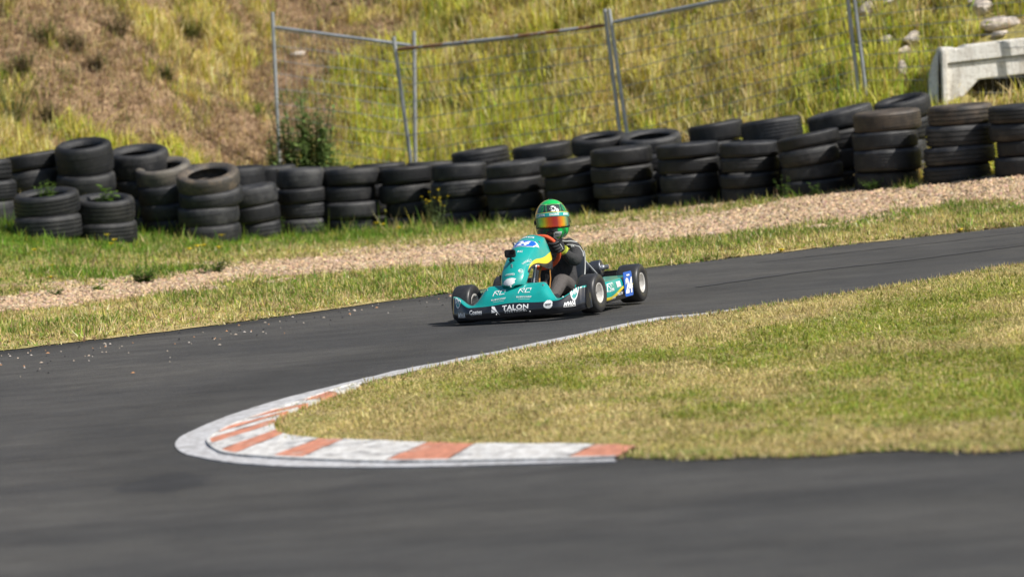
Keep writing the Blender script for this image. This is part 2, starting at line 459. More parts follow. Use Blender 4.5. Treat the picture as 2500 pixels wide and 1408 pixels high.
def strip(A, B, name, mat, z_skirt=None, parent=kerb, nb=4, rough=0.0, drop=0.03):
    n = len(A); rows = [np.array(A) * (1 - k / nb) + np.array(B) * (k / nb) for k in range(nb + 1)]
    V = np.concatenate(rows + [rows[0] - [0, 0, drop], rows[-1] - [0, 0, drop]])
    if rough: V[:(nb + 1) * n, 2] += rng.normal(0, rough, (nb + 1) * n)
    F = grid_faces(nb + 1, n)
    k = (nb + 1) * n
    F += [(i + 1, i, k + i, k + i + 1) for i in range(n - 1)]
    F += [(nb * n + i, nb * n + i + 1, k + n + i + 1, k + n + i) for i in range(n - 1)]
    V = V - np.array(kerb.location) if parent is kerb else V
    return link(name, mesh_py(name, V, F), mat, parent)
strip(Os, Js - [0, 0, 0.004], 'border_strip', m_kborder, nb=3, rough=0.0008)
# thin pale lip between border and blocks, and the blocks themselves
D = Is - Js; Ln = np.linalg.norm(D[:, :2], axis=1)[:, None]
lip = Js + D / Ln * np.minimum(0.05, Ln * 0.3)
lipz = lip.copy(); lipz[:, 2] = 0.026; J2 = Js.copy(); J2[:, 2] = 0.024
strip(J2, lipz, 'lip', m_kwhite, nb=1)
for i in range(len(KB) - 1):
    sl = slice(i * NS, (i + 1) * NS + 1)
    a, bq = lip[sl].copy(), Is[sl].copy(); a[:, 2] = 0.020
    for e, s_ in ((0, 1), (-1, -1)):          # joint between blocks
        dv = a[1] - a[0] if e == 0 else a[-2] - a[-1]
        if np.linalg.norm(dv) > 0.02: a[e] += dv * 0.06; bq[e] += (bq[1] - bq[0] if e == 0 else bq[-2] - bq[-1]) * 0.06
    strip(a, bq, 'kerb_block', m_kred if KB[i][3] == 'r' else m_kwhite, nb=6, rough=0.0012)
# thin white line that runs on along the inside edge of the track
WL = [((858, 930), (864, 936)), ((1000, 897), (1002, 902)), ((1210, 856.5), (1211, 860.5)), ((1400, 816.5), (1401, 820)), ((1600, 775), (1601, 777.8)), ((1690, 767), (1690, 768.5)), ((1800, 753), (1800, 754))]
A = catmull([tuple(on_plane(*p[0], 0.005)) for p in WL], 40); B = catmull([tuple(on_plane(*p[1], 0.012)) for p in WL], 40)
A[:, 1] += rng.normal(0, 0.02, 40)
strip(A, B, 'edge_line', m_kborder, nb=1)

# ------------------------------------------------------------------ infield
EDGE = [(1200, 857), (1400, 817), (1600, 775), (1800, 752), (2000, 723), (2250, 682), (2500, 641), (2900, 578), (4600, 310)]
inner = [tuple(p) for p in Is] 
back = [tuple(on_plane(a, b + (11 if a < 1750 else 4), 0.016)) for a, b in [(1000, 900)] + EDGE]
front = [tuple(on_plane(a, b, 0.006)) for a, b in [(4600, 1010), (3400, 1060), (2900, 1082), (2500, 1096), (2200, 1102), (1900, 1108), (1700, 1112), (1552, 1116)]]
_fr = catmull(front, 160); _fr[:, 1] += (fbm(_fr[:, 0] * 2.2, _fr[:, 0] * 0, 43, 5) - 0.5) * 0.75; front = [tuple(p) for p in _fr]
_bk = catmull(back, 160); _bk[:, 1] += (fbm(_bk[:, 0] * 2.0, _bk[:, 0] * 0, 47, 5) - 0.55) * 0.35; back = [tuple(p) for p in _bk]
INF = [(a, b) for a, b, c in inner + back + front]
Z0 = 0.006
bm = bmesh.new()
f_ = bm.faces.new([bm.verts.new((a, b, Z0)) for a, b in INF])
bmesh.ops.triangulate(bm, faces=[f_]); 
me = bpy.data.meshes.new('infield'); bm.to_mesh(me); bm.free()
t = NT('infield_soil'); v = t.coord('Object'); n1 = t.noise(v, 1.2, 5, 0.65); n2 = t.noise(v, 40, 6, 0.75)
c = t.ramp(n1, [(0.35, tuple(STRAW * 0.55)), (0.52, tuple(OLIVE * 0.7)), (0.66, tuple(GREEN))])
c = t.mix(c, t.ramp(n2, [(0.3, (0.45, 0.43, 0.4)), (0.7, (1.25, 1.2, 1.15))]), 1.0, 'MULTIPLY')
t.base(c); t.set(Roughness=0.95); t.bump(n2, 0.6, 0.03)
infield = link('infield', me, t.m); tag(infield, kind='structure')

# spots kept free of tall grass: the culvert's mouth and the rocks in the bank
ROCKS = [(2445, 55, 110, 26), (2402, 22, 60, 30), (2392, 2, 60, 16), (2226, 93, 52, 30), (2166, 97, 46, 22), (2118, 20, 52, 30), (2203, 165, 30, 30), (2440, 82, 44, 14), (2205, 122, 44, 14), (731, 134, 50, 12), (2170, 4, 40, 12)]
CLEAR = []
for (a, b_, w_, h_) in ROCKS:
    q = on_land(a, b_ + h_ * 0.45); CLEAR.append((q.x, q.y - 0.10, w_ * q.y / FPX / 2, 0.2))
CLEAR.append((CUL.x + 1.15, CUL.y + 0.1, 1.25, 0.75))
# ================================================================== grass (one object per sort: nobody could count it)
def leaf_mat(name, trans=0.35, rough=0.6):
    t = NT(name); c = t.attr('Col')
    t.base(c); t.set(Roughness=rough); t.b.inputs['Specular IOR Level'].default_value = 0.25
    tr = t.new('ShaderNodeBsdfTranslucent'); t.l.new(c, tr.inputs[0])
    mx = t.new('ShaderNodeMixShader'); mx.inputs[0].default_value = trans
    t.l.new(t.b.outputs[0], mx.inputs[1]); t.l.new(tr.outputs[0], mx.inputs[2]); t.l.new(mx.outputs[0], t.out.inputs[0])
    return t.m
m_grass = leaf_mat('grass_blade', 0.42)
def blades(name, P, h, w, col, lean=0.5, segs=2, lean_dir=None, tipcol=1.15, mat=None):
    """P Nx3 roots, h heights, w half widths; each blade a tapering bent strip"""
    N = len(P); az = rng.random(N) * 2 * np.pi
    wd = np.stack([np.cos(az), np.sin(az), np.zeros(N)], 1)
    la = rng.random(N) * 2 * np.pi
    ld = np.stack([np.cos(la), np.sin(la), np.zeros(N)], 1)
    if lean_dir is not None: ld = ld * 0.8 + np.asarray(lean_dir)
    k = (lean * rng.random(N))[:, None]
    h = h[:, None]; w = w[:, None]
    if segs == 1:
        V = np.stack([P - wd * w, P + wd * w, P + ld * h * k + [0, 0, 1] * h * np.sqrt(np.maximum(1 - k * k * 0.7, 0.2))], 1).reshape(-1, 3)
        F = np.arange(3 * N); S = np.full(N, 3); C = np.repeat(col, 3, 0); C[2::3] *= tipcol
    else:
        mid = P + ld * h * k * 0.28 + [0, 0, 1] * h * 0.55
        tip = P + ld * h * k + [0, 0, 1] * h * np.sqrt(np.maximum(1 - k * k * 0.8, 0.12))
        V = np.stack([P - wd * w, P + wd * w, mid + wd * w * 0.75, mid - wd * w * 0.75, tip], 1).reshape(-1, 3)
        b = np.arange(N)[:, None] * 5
        F = np.concatenate([b + [0, 1, 2, 3], b + [3, 2, 4]], 1).ravel()
        S = np.tile([4, 3], N); C = np.repeat(col, 5, 0); C[4::5] *= tipcol
    me = mesh_np(name, V, F, S, col=np.clip(C, 0, 0.9))
    return tag(link(name, me, mat or m_grass), kind='stuff')
def tint(n, base_cols, wts, jit=0.16):
    k = rng.choice(len(base_cols), n, p=np.array(wts) / sum(wts)); c = np.array(base_cols)[k]
    return c * (1 + rng.normal(0, jit, (n, 1))) * (1 + rng.normal(0, 0.05, (n, 3)))
def choose(cA, cB, p):
    return np.where((rng.random(len(p)) < p)[:, None], cA, cB)

def tufts(nt, per, xr, yfun, sig):
    """nt clumps of `per` blades; returns blade x, y and the clump index of each blade"""
    cx = rng.uniform(xr[0], xr[1], nt); cy = yfun(cx)
    k = np.repeat(np.arange(nt), per); sg = sig * (0.5 + rng.random(nt))[k]
    return cx[k] + rng.normal(0, 1, len(k)) * sg, cy[k] + rng.normal(0, 1, len(k)) * sg, k
# --- mown infield turf
x1 = rng.uniform(-2.8, 6.2, 560000); y1 = rng.uniform(25.5, 47.5, 560000)
x2, y2, k2 = tufts(52000, 9, (-2.8, 6.2), lambda c: rng.uniform(25.5, 47.5, len(c)), 0.02)
x = np.concatenate([x1, x2]); y = np.concatenate([y1, y2]); k = np.concatenate([np.full(len(x1), -1), k2])
th = np.concatenate([rng.gamma(4, 0.25, 52000), [0.8]]); tc = np.concatenate([rng.normal(1, 0.16, 52000), [1.0]]); tg = np.concatenate([rng.random(52000), [0.5]])
dens = 0.35 + 0.65 * sstep(0.3, 0.55, fbm(x * 2.2, y * 2.2, 81, 3))
ok = inside(INF, x, y) & (rng.random(len(x)) < dens) & (x < y * 0.1 + 0.8)
x, y, k = x[ok], y[ok], k[ok]; n = len(x)
gmask = np.clip(sstep(0.45, 0.66, fbm(x * 0.75, y * 0.42, 85, 4)) + 0.3 * sstep(0.5, 0.7, fbm(x * 3, y * 2, 87, 3)), 0, 1)
edge_d = np.min([np.hypot(x - a, (y - b) * 0.6) for a, b in INF[::7]], axis=0)
gmask = gmask * (0.3 + 0.7 * sstep(0.2, 1.1, edge_d))
cg = tint(n, [GREEN * 1.25, YGREEN * 0.62, LUSH * 1.3], [3, 4, 1.5]); cs = tint(n, [STRAW * 1.08, OLIVE * 0.95, BROWN * 1.4, YGREEN * 0.7], [6, 2.6, 1.9, 0.8])
pg = 0.05 + 0.66 * gmask
isg = np.where(k >= 0, tg[k] < pg, rng.random(n) < pg)
loc = lerp(np.tile(STRAW * 0.5 + OLIVE * 0.45, (n, 1)), np.tile(GREEN * 0.75 + YGREEN * 0.22, (n, 1)), np.clip(pg * 1.25, 0, 1))
col = (np.where(isg[:, None], cg, cs) * 0.55 + loc * 0.45) * np.clip(tc[k], 0.45, 1.6)[:, None] * (0.72 + 0.56 * fbm(x * 2.6, y * 1.3, 90, 4))[:, None]
h = (0.010 + 0.022 * rng.random(n)) * np.clip(th[k], 0.4, 2.2) * (0.5 + 0.5 * sstep(0.05, 0.5, edge_d))
blades('infield_grass', np.stack([x, y, np.full(n, Z0)], 1), h, 0.0042 + 0.005 * rng.random(n), col, lean=1.9, segs=1)
# a thicker fringe that hangs over the kerb and the edge of the asphalt
E = np.array(INF); segL = np.linalg.norm(np.diff(np.vstack([E, E[:1]]), axis=0), axis=1)
n = 44000
k = rng.choice(len(E), n, p=segL / segL.sum()); tt = rng.random(n)[:, None]
Q = E[k] * (1 - tt) + np.roll(E, -1, 0)[k] * tt
off = rng.normal(0, 0.045, (n, 2)) * (0.4 + 1.3 * fbm(Q[:, 0] * 3, Q[:, 1] * 3, 89, 3))[:, None]
Q = Q + off; ok = (Q[:, 0] < 6) & (Q[:, 1] < 47); Q = Q[ok]; n = len(Q)
col = tint(n, [STRAW, OLIVE, BROWN * 1.2, GREEN * 1.2], [4, 3, 2, 2.2])
blades('fringe_grass', np.column_stack([Q, np.full(n, Z0 + 0.004)]), 0.014 + 0.034 * rng.random(n) ** 2, 0.003 + 0.003 * rng.random(n), col, lean=1.6, segs=1)

# --- verge
x1 = rng.uniform(-6.2, 6.2, 260000); f, b = yF(x1), yB(x1); y1 = f - 0.03 + (b - f + 0.55) * rng.random(len(x1))
NV = 36000
x2, y2, k2 = tufts(NV, 10, (-6.2, 6.2), lambda c: yF(c) - 0.03 + (yB(c) - yF(c) + 0.55) * rng.random(len(c)), 0.028)
x = np.concatenate([x1, x2]); y = np.concatenate([y1, y2]); k = np.concatenate([np.full(len(x1), -1), k2])
th = np.concatenate([rng.gamma(4, 0.25, NV), [0.8]]); tc = np.concatenate([np.clip(rng.normal(1, 0.25, NV), 0.4, 1.7), [1.0]])
ok = (np.abs(x) < y * 0.1 + 0.6) & (y > yF(x) - 0.06); x, y, k = x[ok], y[ok], k[ok]
g = gravel(x, y); gr = verge_green(x, y)
ok = rng.random(len(x)) < (1 - g * 0.985) * (0.45 + 0.55 * sstep(0.3, 0.55, fbm(x * 2, y * 2, 91, 3)))
x, y, gr, k = x[ok], y[ok], gr[ok], k[ok]; n = len(x)
cg = tint(n, [GREEN * 1.0, LUSH * 1.2, YGREEN * 0.55], [4, 5, 1.2]); cs = tint(n, [STRAW, OLIVE * 1.0, BROWN * 1.2, GREEN * 1.2], [3.6, 4, 1.3, 1.6])
col = choose(cg, cs, 0.06 + 0.95 * gr * (0.6 + 0.4 * sstep(0.35, 0.6, fbm(x * 2.2, y * 1.6, 97, 3)))) * (0.66 + 0.68 * fbm(x * 6, y * 4, 98, 3))[:, None] * tc[k][:, None]
lush = sstep(-0.9, -0.15, y - yB(x)) * (0.25 + 0.75 * sstep(1.0, -2.0, x))
h = (0.014 + 0.034 * rng.random(n)) * np.clip(th[k], 0.4, 2.4) * (1 + 1.1 * gr * sstep(0.35, 0.65, fbm(x * 4, y * 4, 95, 2))) * (1 + 0.7 * lush)
blades('verge_grass', np.stack([x, y, T(x, y) - 0.004], 1), h, 0.0045 + 0.005 * rng.random(n), col, lean=1.8, segs=1)

# --- bark chips and gravel of the strip
n = 150000
x = rng.uniform(-6.4, 6.4, n); y = yG0(x) - 0.25 + (yG1(x) - yG0(x) + 1.6) * rng.random(n)
ok = (rng.random(n) < gravel(x, y) * 0.9) & (np.abs(x) < y * 0.1) & (y < yB(x) + 0.2)
x, y = x[ok], y[ok]; n = len(x)
P = np.stack([x, y, T(x, y) + 0.003], 1)
az = rng.random(n) * 6.28; L = (0.008 + 0.026 * rng.random(n) ** 2)[:, None]; Wd = L * (0.3 + 0.4 * rng.random((n, 1))); H = L * (0.25 + 0.4 * rng.random((n, 1)))
a = np.stack([np.cos(az), np.sin(az), rng.normal(0, 0.3, n)], 1) * L; c_ = np.stack([-np.sin(az), np.cos(az), rng.normal(0, 0.3, n)], 1) * Wd
up = np.array([0, 0, 1.0]) * H
V = np.stack([P - a, P - c_, P + a, P + c_, P + up + a * 0.3, P + up - a * 0.3], 1).reshape(-1, 3)
b = np.arange(n)[:, None] * 6
F = np.concatenate([b + [0, 1, 5], b + [1, 4, 5], b + [1, 2, 4], b + [2, 3, 4], b + [3, 5, 4], b + [3, 0, 5]], 1).ravel()
col = np.repeat(tint(n, [BARK * 1.1, SOIL * 1.3, np.array([0.52, 0.40, 0.28]), BROWN], [5, 3, 1.5, 1.6], 0.2), 6, 0)
t = NT('bark_chip'); t.base(t.attr('Col')); t.set(Roughness=0.9)
tag(link('bark_chips', mesh_np('bark_chips', V, F, np.full(6 * n, 3), col=np.clip(col, 0, 0.85)), t.m), kind='stuff')

# --- tall rank grass of the hillside, in bunches
NTF = 40000
x, y, k = tufts(NTF, 14, (-7.2, 7.2), lambda c: yB(c) + FOOT + rng.random(len(c)) ** 1.15 * 7.0 - 0.35, 0.045)
th = rng.gamma(5, 0.2, NTF); tcol = np.clip(rng.normal(1, 0.16, NTF), 0.55, 1.5); tr_ = rng.random((NTF, 4)); tl = rng.normal(0, 0.45, (NTF, 2))
bvt = bare(x[::14], y[::14]); keep_t = rng.random(NTF) < (0.26 + 0.74 * (1 - bvt)) * (0.55 + 0.45 * sstep(0.34, 0.56, fbm(x[::14] * 3.2, y[::14] * 3.2, 101, 3)))
ok = (np.abs(x) < y * 0.1 + 0.8) & keep_t[k] & (y > yB(x) + FOOT - 0.5)
x, y, k = x[ok], y[ok], k[ok]; n = len(x); bv = bare(x, y); cl = fbm(x * 3.2, y * 3.2, 101, 3)
gm = sstep(0.42, 0.66, fbm(x * 0.8 + 3, y * 0.8, 103, 4)); dk = sstep(0.56, 0.7, fbm(x * 1.3, y * 1.3 + 9, 107, 4)) + 0.9 * sstep(0.55, 0.66, fbm(x * 1.9 + 5, y * 1.9, 109, 3)) * sstep(-0.5, -3, x)
ca = tint(n, [YGREEN, OLIVE * 1.25, YGREEN * np.array([0.72, 0.95, 0.8])], [5, 3, 4]); cb = tint(n, [STRAW * 1.05, OLIVE * 1.15, YGREEN], [5, 4, 2.5])
cd = tint(n, [np.array([0.40, 0.295, 0.20]), STRAW * 0.8, BROWN * 1.1, OLIVE * 0.8, GREEN * 0.8], [4, 4, 2.2, 2, 1.2]); ce = tint(n, [GREEN, LUSH * 1.2, OLIVE * 0.6], [4, 2, 3])
pick = lambda A, B, p, j: np.where((0.75 * tr_[k, j] + 0.25 * rng.random(n) < p)[:, None], A, B)
col = pick(ca, cb, 0.10 + 0.62 * gm, 0); col = pick(cd, col, 0.04 + 0.82 * bv, 1); col = pick(ce, col, 0.03 + 0.26 * dk, 2) * tcol[k][:, None] * 1.12
h = (0.07 + 0.15 * rng.random(n) ** 1.3) * np.clip(th[k], 0.45, 2.2) * (0.65 + 0.7 * cl) * (1 - 0.55 * bv)
LD = np.column_stack([0.2 + tl[k, 0], -0.15 + tl[k, 1], np.zeros(n)])
def clear_spots(x, y, z):
    """grass does not grow through the culvert or the rocks"""
    k = np.ones(len(x), bool)
    for (cx_, cy_, rx_, ry_) in CLEAR: k &= ((x - cx_) / rx_) ** 2 + ((y - cy_) / ry_) ** 2 > 1
    return k
ok = clear_spots(x, y, 0); x, y, h, col, LD = x[ok], y[ok], h[ok], col[ok], LD[ok]; n = len(x)
blades('hill_grass', np.stack([x, y, T(x, y) - 0.01], 1), h, 0.005 + 0.005 * rng.random(n), col, lean=1.2, segs=2, lean_dir=LD)
# dead litter lying flat on the bare soil
n = 170000
x = rng.uniform(-7, 7, n); y = yB(x) + FOOT + rng.random(n) * 6.5 - 0.2
ok = (np.abs(x) < y * 0.1 + 0.1) & (rng.random(n) < 0.12 + 0.8 * bare(x, y)); x, y = x[ok], y[ok]; n = len(x)
blades('dead_litter', np.stack([x, y, T(x, y) + 0.005], 1), 0.05 + 0.16 * rng.random(n), 0.003 + 0.005 * rng.random(n), tint(n, [STRAW * 1.0, np.array([0.40, 0.295, 0.20]), BROWN, SOIL * 1.25], [3, 4, 1.8, 3]), lean=3.0, segs=1)
# ================================================================== tyre barrier
def rubber(name, c, dust, lim, wave=None):
    t = NT(name); v = t.coord('Object')
    n = t.noise(v, 6, 5, 0.7); f = t.noise(v, 60, 4, 0.7)
    info = t.new('ShaderNodeObjectInfo')
    add = t.new('ShaderNodeMath', _operation='ADD'); mul = t.new('ShaderNodeMath', _operation='MULTIPLY'); mul.inputs[1].default_value = 0.14
    t.l.new(info.outputs['Random'], mul.inputs[0]); t.l.new(n, add.inputs[0]); t.l.new(mul.outputs[0], add.inputs[1])
    base = t.ramp(f, [(0.3, tuple(x * 0.7 for x in c)), (0.7, tuple(x * 1.3 for x in c))])
    base = t.mix(base, dust, t.ramp(add.outputs[0], [(lim, (0, 0, 0)), (lim + 0.3, (0.85,) * 3)]))
    t.base(base); t.set(Roughness=0.56); t.b.inputs['Specular IOR Level'].default_value = 0.5
    uv = t.new('ShaderNodeTexCoord'); mp = t.new('ShaderNodeMapping'); t.l.new(uv.outputs['UV'], mp.inputs['Vector'])
    mp.inputs['Scale'].default_value = (1, 1, 1); mp.inputs['Rotation'].default_value = (0, 0, R(wave or 0))
    wv = t.new('ShaderNodeTexWave'); wv.inputs['Scale'].default_value = 14; wv.inputs['Distortion'].default_value = 1.5
    t.l.new(mp.outputs[0], wv.inputs['Vector'])
    t.bump(wv.outputs[1], 0.22, 0.006)
    return t.m
m_rub = [rubber('tyre_rubber', (0.0115, 0.012, 0.0138), (0.055, 0.053, 0.051), 0.53, 0), rubber('tyre_rubber_scuffed', (0.016, 0.017, 0.020), (0.075, 0.074, 0.073), 0.50, 25),
         rubber('tyre_rubber_brown', (0.028, 0.026, 0.025), (0.115, 0.088, 0.064), 0.46, 12), rubber('tyre_rubber_grey', (0.055, 0.054, 0.055), (0.17, 0.15, 0.12), 0.45, 35),
         rubber('tyre_rubber_tan', (0.055, 0.05, 0.045), (0.22, 0.165, 0.11), 0.46, 35)]
def tyre_mesh(name, w=0.2, Ro=0.31, Ri=0.20, grooves=4, gd=0.011, bulge=0.008, shoulder=0.022):
    """road tyre lying flat (axis Z), hollow inside; profile goes bead - sidewall - tread - sidewall - bead - inside"""
    hw = w / 2; P = []
    P += [(Ri, -hw * 0.62), (Ri + 0.006, -hw * 0.80), (Ri + 0.022, -hw * 0.93), (Ri + 0.05, -hw - bulge * 0.6), (Ro - 0.045, -hw - bulge), (Ro - 0.018, -hw * 1.0), (Ro - 0.006, -hw + 0.012)]
    tz = hw - shoulder
    P.append((Ro - 0.002, -tz))
    for k in range(grooves):
        zc = -tz + 2 * tz * (k + 0.6) / (grooves + 0.2); g = 0.0055; cr = 0.003 * (1 - (zc / hw) ** 2)
        P += [(Ro + cr, zc - g - 0.001), (Ro + cr - gd, zc - g), (Ro + cr - gd, zc + g), (Ro + cr, zc + g + 0.001)]
    P.append((Ro - 0.002, tz))
    P += [(Ro - 0.006, hw - 0.012), (Ro - 0.018, hw * 1.0), (Ro - 0.045, hw + bulge), (Ri + 0.05, hw + bulge * 0.6), (Ri + 0.022, hw * 0.93), (Ri + 0.006, hw * 0.80), (Ri, hw * 0.62)]
    P += [(Ri + 0.012, hw * 0.55), (Ri + 0.05, hw * 0.80), (Ro - 0.03, hw * 0.72), (Ro - 0.018, 0), (Ro - 0.03, -hw * 0.72), (Ri + 0.05, -hw * 0.80), (Ri + 0.012, -hw * 0.55)]
    n = 44; m = len(P); V = []
    for (r, z) in P:
        for k in range(n):
            a = 2 * math.pi * k / n; V.append((r * math.cos(a), r * math.sin(a), z))
    F = grid_faces(m, n, close_c=True, close_r=True)
    me = mesh_py(name, V, F)
    uvl = me.uv_layers.new(name='UVMap'); uv = np.zeros((len(me.loops), 2), np.float32)
    i = 0
    for r_ in range(m):
        for k in range(n):
            for (dr, dk) in ((0, 0), (0, 1), (1, 1), (1, 0)):
                uv[i] = ((k + dk) / n * 9, (r_ + dr) / m * 3); i += 1
    uvl.data.foreach_set('uv', uv.ravel())
    me.shade_smooth(); me.set_sharp_from_angle(angle=R(40))
    return me
TW, TR = 0.2, 0.31
tm = [tyre_mesh('tyre_a'), tyre_mesh('tyre_b', grooves=3, gd=0.013, Ri=0.205), tyre_mesh('tyre_c', grooves=5, gd=0.009, Ri=0.19), tyre_mesh('tyre_d', grooves=2, gd=0.004, Ri=0.195, shoulder=0.035, bulge=0.012)]
tyre_me = {}
for i, me in enumerate(tm):
    for j, mt in enumerate(m_rub):
        k = me.copy(); k.materials.append(mt); tyre_me[i, j] = k
ORD = ['lowest', 'second', 'third', 'fourth', 'fifth', 'sixth']
NTH = ['first', 'second', 'third', 'fourth', 'fifth', 'sixth', 'seventh', 'eighth', 'ninth', 'tenth', 'eleventh', 'twelfth', 'thirteenth', 'fourteenth', 'fifteenth', 'sixteenth', 'seventeenth', 'eighteenth', 'nineteenth', 'twentieth', 'twenty-first', 'twenty-second']
LOOK = {0: 'black', 1: 'scuffed black', 2: 'brown-dusted', 3: 'weathered grey', 4: 'tan weathered'}
def stack(where, cx, base, top, n, wpx, dy=0.0, mats=None, tilt=None, lean=0.0, top_tilt=(0, 0), labels=None, hs=None, fixed_h=None, var=None):
    """a stack of n tyres; cx, base, top and wpx in photograph pixels; dy extra depth behind the barrier's front line"""
    gp = at_depth(cx, base, float(np.interp(cx, [b[0] for b in BAR], [b[2] for b in BAR])) + dy)
    sc = FPX / gp.y
    Rr = wpx / 2 / sc
    c = Vector((gp.x, gp.y + Rr, 0)); z0 = Tz(c.x, c.y) - 0.02
    zt = at_depth(cx, top, gp.y + Rr * 0.5).z
    if hs is None: hs = [random.uniform(0.86, 1.14) for _ in range(n)]
    hh = [(zt - z0) / n] * n if hs is None else [(zt - z0) * q / sum(hs) for q in hs]
    z = z0
    for k in range(n):
        mi = (mats[k] if mats else random.choice([0, 0, 1, 0]))
        vi = random.randrange(4) if var is None else var
        o = bpy.data.objects.new('tyre', tyre_me[vi, mi]); COL.objects.link(o)
        h = hh[k]; s = random.uniform(0.93, 1.03)
        last = k == n - 1
        tx, ty = (R(random.uniform(-1.6, 1.6)), R(random.uniform(-1.6, 1.6)))
        jx, jy = random.uniform(-0.03, 0.03), random.uniform(-0.025, 0.025)
        fr = ((k + 1) / n) ** 1.4; tx += R(top_tilt[0]) * fr; ty += R(top_tilt[1]) * fr
        o.scale = (Rr / TR * s, Rr / TR * s, h / (TW + 0.012))
        o.rotation_euler = (tx, ty, random.uniform(0, 6.28)); 
        o.rotation_mode = 'XYZ'
        # spin about own axis first, then tilt
        o.rotation_euler = (Matrix.Rotation(tx, 3, 'X') @ Matrix.Rotation(ty, 3, 'Y') @ Matrix.Rotation(random.uniform(0, 6.28), 3, 'Z')).to_euler()
        lift = Rr * (abs(math.sin(tx)) + abs(math.sin(ty))) * (0.8 if last else 0.15)
        o.location = (c.x + jx - lean * (z - z0), c.y + jy, z + h / 2)
        pos = 'topmost' if last and n > 1 else ORD[k]
        lab = (labels or {}).get(k) or f'{LOOK[mi]} tyre, {pos} of {n} in the {where}'
        tag(o, lab, 'tyre', 'stacked tyres of the barrier')
        z += h
    return c, z
FR = 'front-row stack from the left'
# front row, left to right
PL1 = stack('low planter stack by the left edge', 114, 560, 470, 2, 166, dy=-1.3, mats=[0, 0], top_tilt=(9, 0), labels={1: 'wide black tyre with green weeds in it, by the left edge'}, var=0)
PL2 = stack('low planter stack beside the leftmost one', 259, 572, 482, 2, 158, dy=-1.3, mats=[0, 0], top_tilt=(9, 2), labels={1: 'wide black tyre with broad-leaved weed in it, second from the left edge'}, var=0)
front = [
 (-38, 530, 392, 3, 150, dict(dy=0.2)),
 (413, 566, 400, 4, 146, dict(dy=-0.05, mats=[0, 0, 1, 3], top_tilt=(15, -6), labels={3: 'weathered grey tyre tilted atop its stack beside the tan one'}, var=3)),
 (518, 590, 418, 4, 154, dict(dy=-1.0, mats=[0, 1, 1, 4], top_tilt=(15, -3), labels={3: 'tan weathered tyre tilted towards us atop the tall left stack'}, var=3)),
 (626, 588, 455, 3, 126, dict(dy=-0.3, mats=[1, 0, 1], top_tilt=(3, -6))),
 (744, 582, 412, 4, 124, dict()), (862, 577, 412, 4, 136, dict(mats=[1, 1, 0, 0])), (1003, 566, 406, 4, 132, dict(mats=[1, 0, 0, 0])), (1128, 554, 399, 4, 134, dict()),
 (1269, 545, 394, 4, 150, dict(mats=[0, 0, 0, 1], top_tilt=(0, -5))), (1402, 532, 390, 4, 140, dict(top_tilt=(0, -6))), (1534, 521, 359, 4, 154, dict(mats=[0, 0, 0, 0])), (1690, 508, 349, 4, 155, dict(mats=[0, 1, 0, 1])),
 (1838, 497, 346, 4, 147, dict(mats=[1, 0, 0, 1])), (1998, 480, 325, 4, 152, dict(mats=[0, 1, 0, 0], lean=0.12, top_tilt=(0, -8))), (2178, 464, 270, 4, 166, dict(mats=[0, 1, 1, 2], var=2, labels={3: 'brown muddy tyre topping a stack, left of the other brown-topped stack'})),
 (2352, 450, 256, 4, 172, dict(mats=[0, 1, 1, 2], var=1, lean=-0.06, labels={3: 'brown muddy ribbed tyre topping the second stack from the right edge'})), (2520, 425, 254, 4, 172, dict(mats=[0, 0, 0, 0]))]
for i, (cx, ba, tp, n_, w_, kw) in enumerate(front):
    stack(f'{NTH[i]} {FR}', cx, ba, tp, n_, w_, **kw)
# back row: mostly the tops show
BK = 'back-row stack from the left'
back_row = [
 (88, 566, 375, 4, 150, dict(dy=0.9, top_tilt=(0, -6))),
 (214, 566, 350, 4, 142, dict(dy=0.35, mats=[0, 0, 0, 0], hs=[1, 1, 1, 1.5], var=3, top_tilt=(12, 0), labels={3: 'tall smooth black tyre, highest in the left part of the barrier'})),
 (349, 566, 366, 4, 150, dict(dy=0.45, hs=[1, 1, 1, 1.35], var=3, top_tilt=(12, 0), labels={3: 'smooth black tyre with open top, right of the highest left one'})),
 (155, 562, 398, 4, 146, dict(dy=1.0)), (285, 562, 392, 4, 146, dict(dy=1.1)), (455, 562, 404, 4, 140, dict(dy=0.7)), (598, 560, 408, 3, 130, dict(dy=0.75)), (664, 566, 406, 4, 124, dict(dy=0.85)), (800, 566, 410, 4, 130, dict(dy=0.85)),
 (935, 556, 399, 4, 135, dict(dy=0.8)), (1062, 548, 395, 4, 135, dict(dy=0.8)), (1190, 538, 363, 4, 146, dict(dy=0.75, top_tilt=(0, -3))), (1337, 528, 351, 4, 148, dict(dy=0.75, top_tilt=(0, -3))),
 (1480, 516, 330, 4, 136, dict(dy=0.75, top_tilt=(9, -2))), (1607, 506, 327, 4, 150, dict(dy=0.75, top_tilt=(9, -3))), (1760, 496, 300, 4, 146, dict(dy=0.75, top_tilt=(0, -5))), (1893, 486, 291, 4, 156, dict(dy=0.7, hs=[1, 1, 1, 1.35], top_tilt=(-3, -3))),
 (2062, 470, 268, 4, 160, dict(dy=0.75, mats=[0, 0, 0, 1], top_tilt=(0, -9))), (2216, 455, 240, 4, 142, dict(dy=0.8, top_tilt=(7, -9)))]
for i, (cx, ba, tp, n_, w_, kw) in enumerate(back_row):
    stack(f'{NTH[i]} {BK}', cx, ba - 18, tp, n_, w_, **kw)

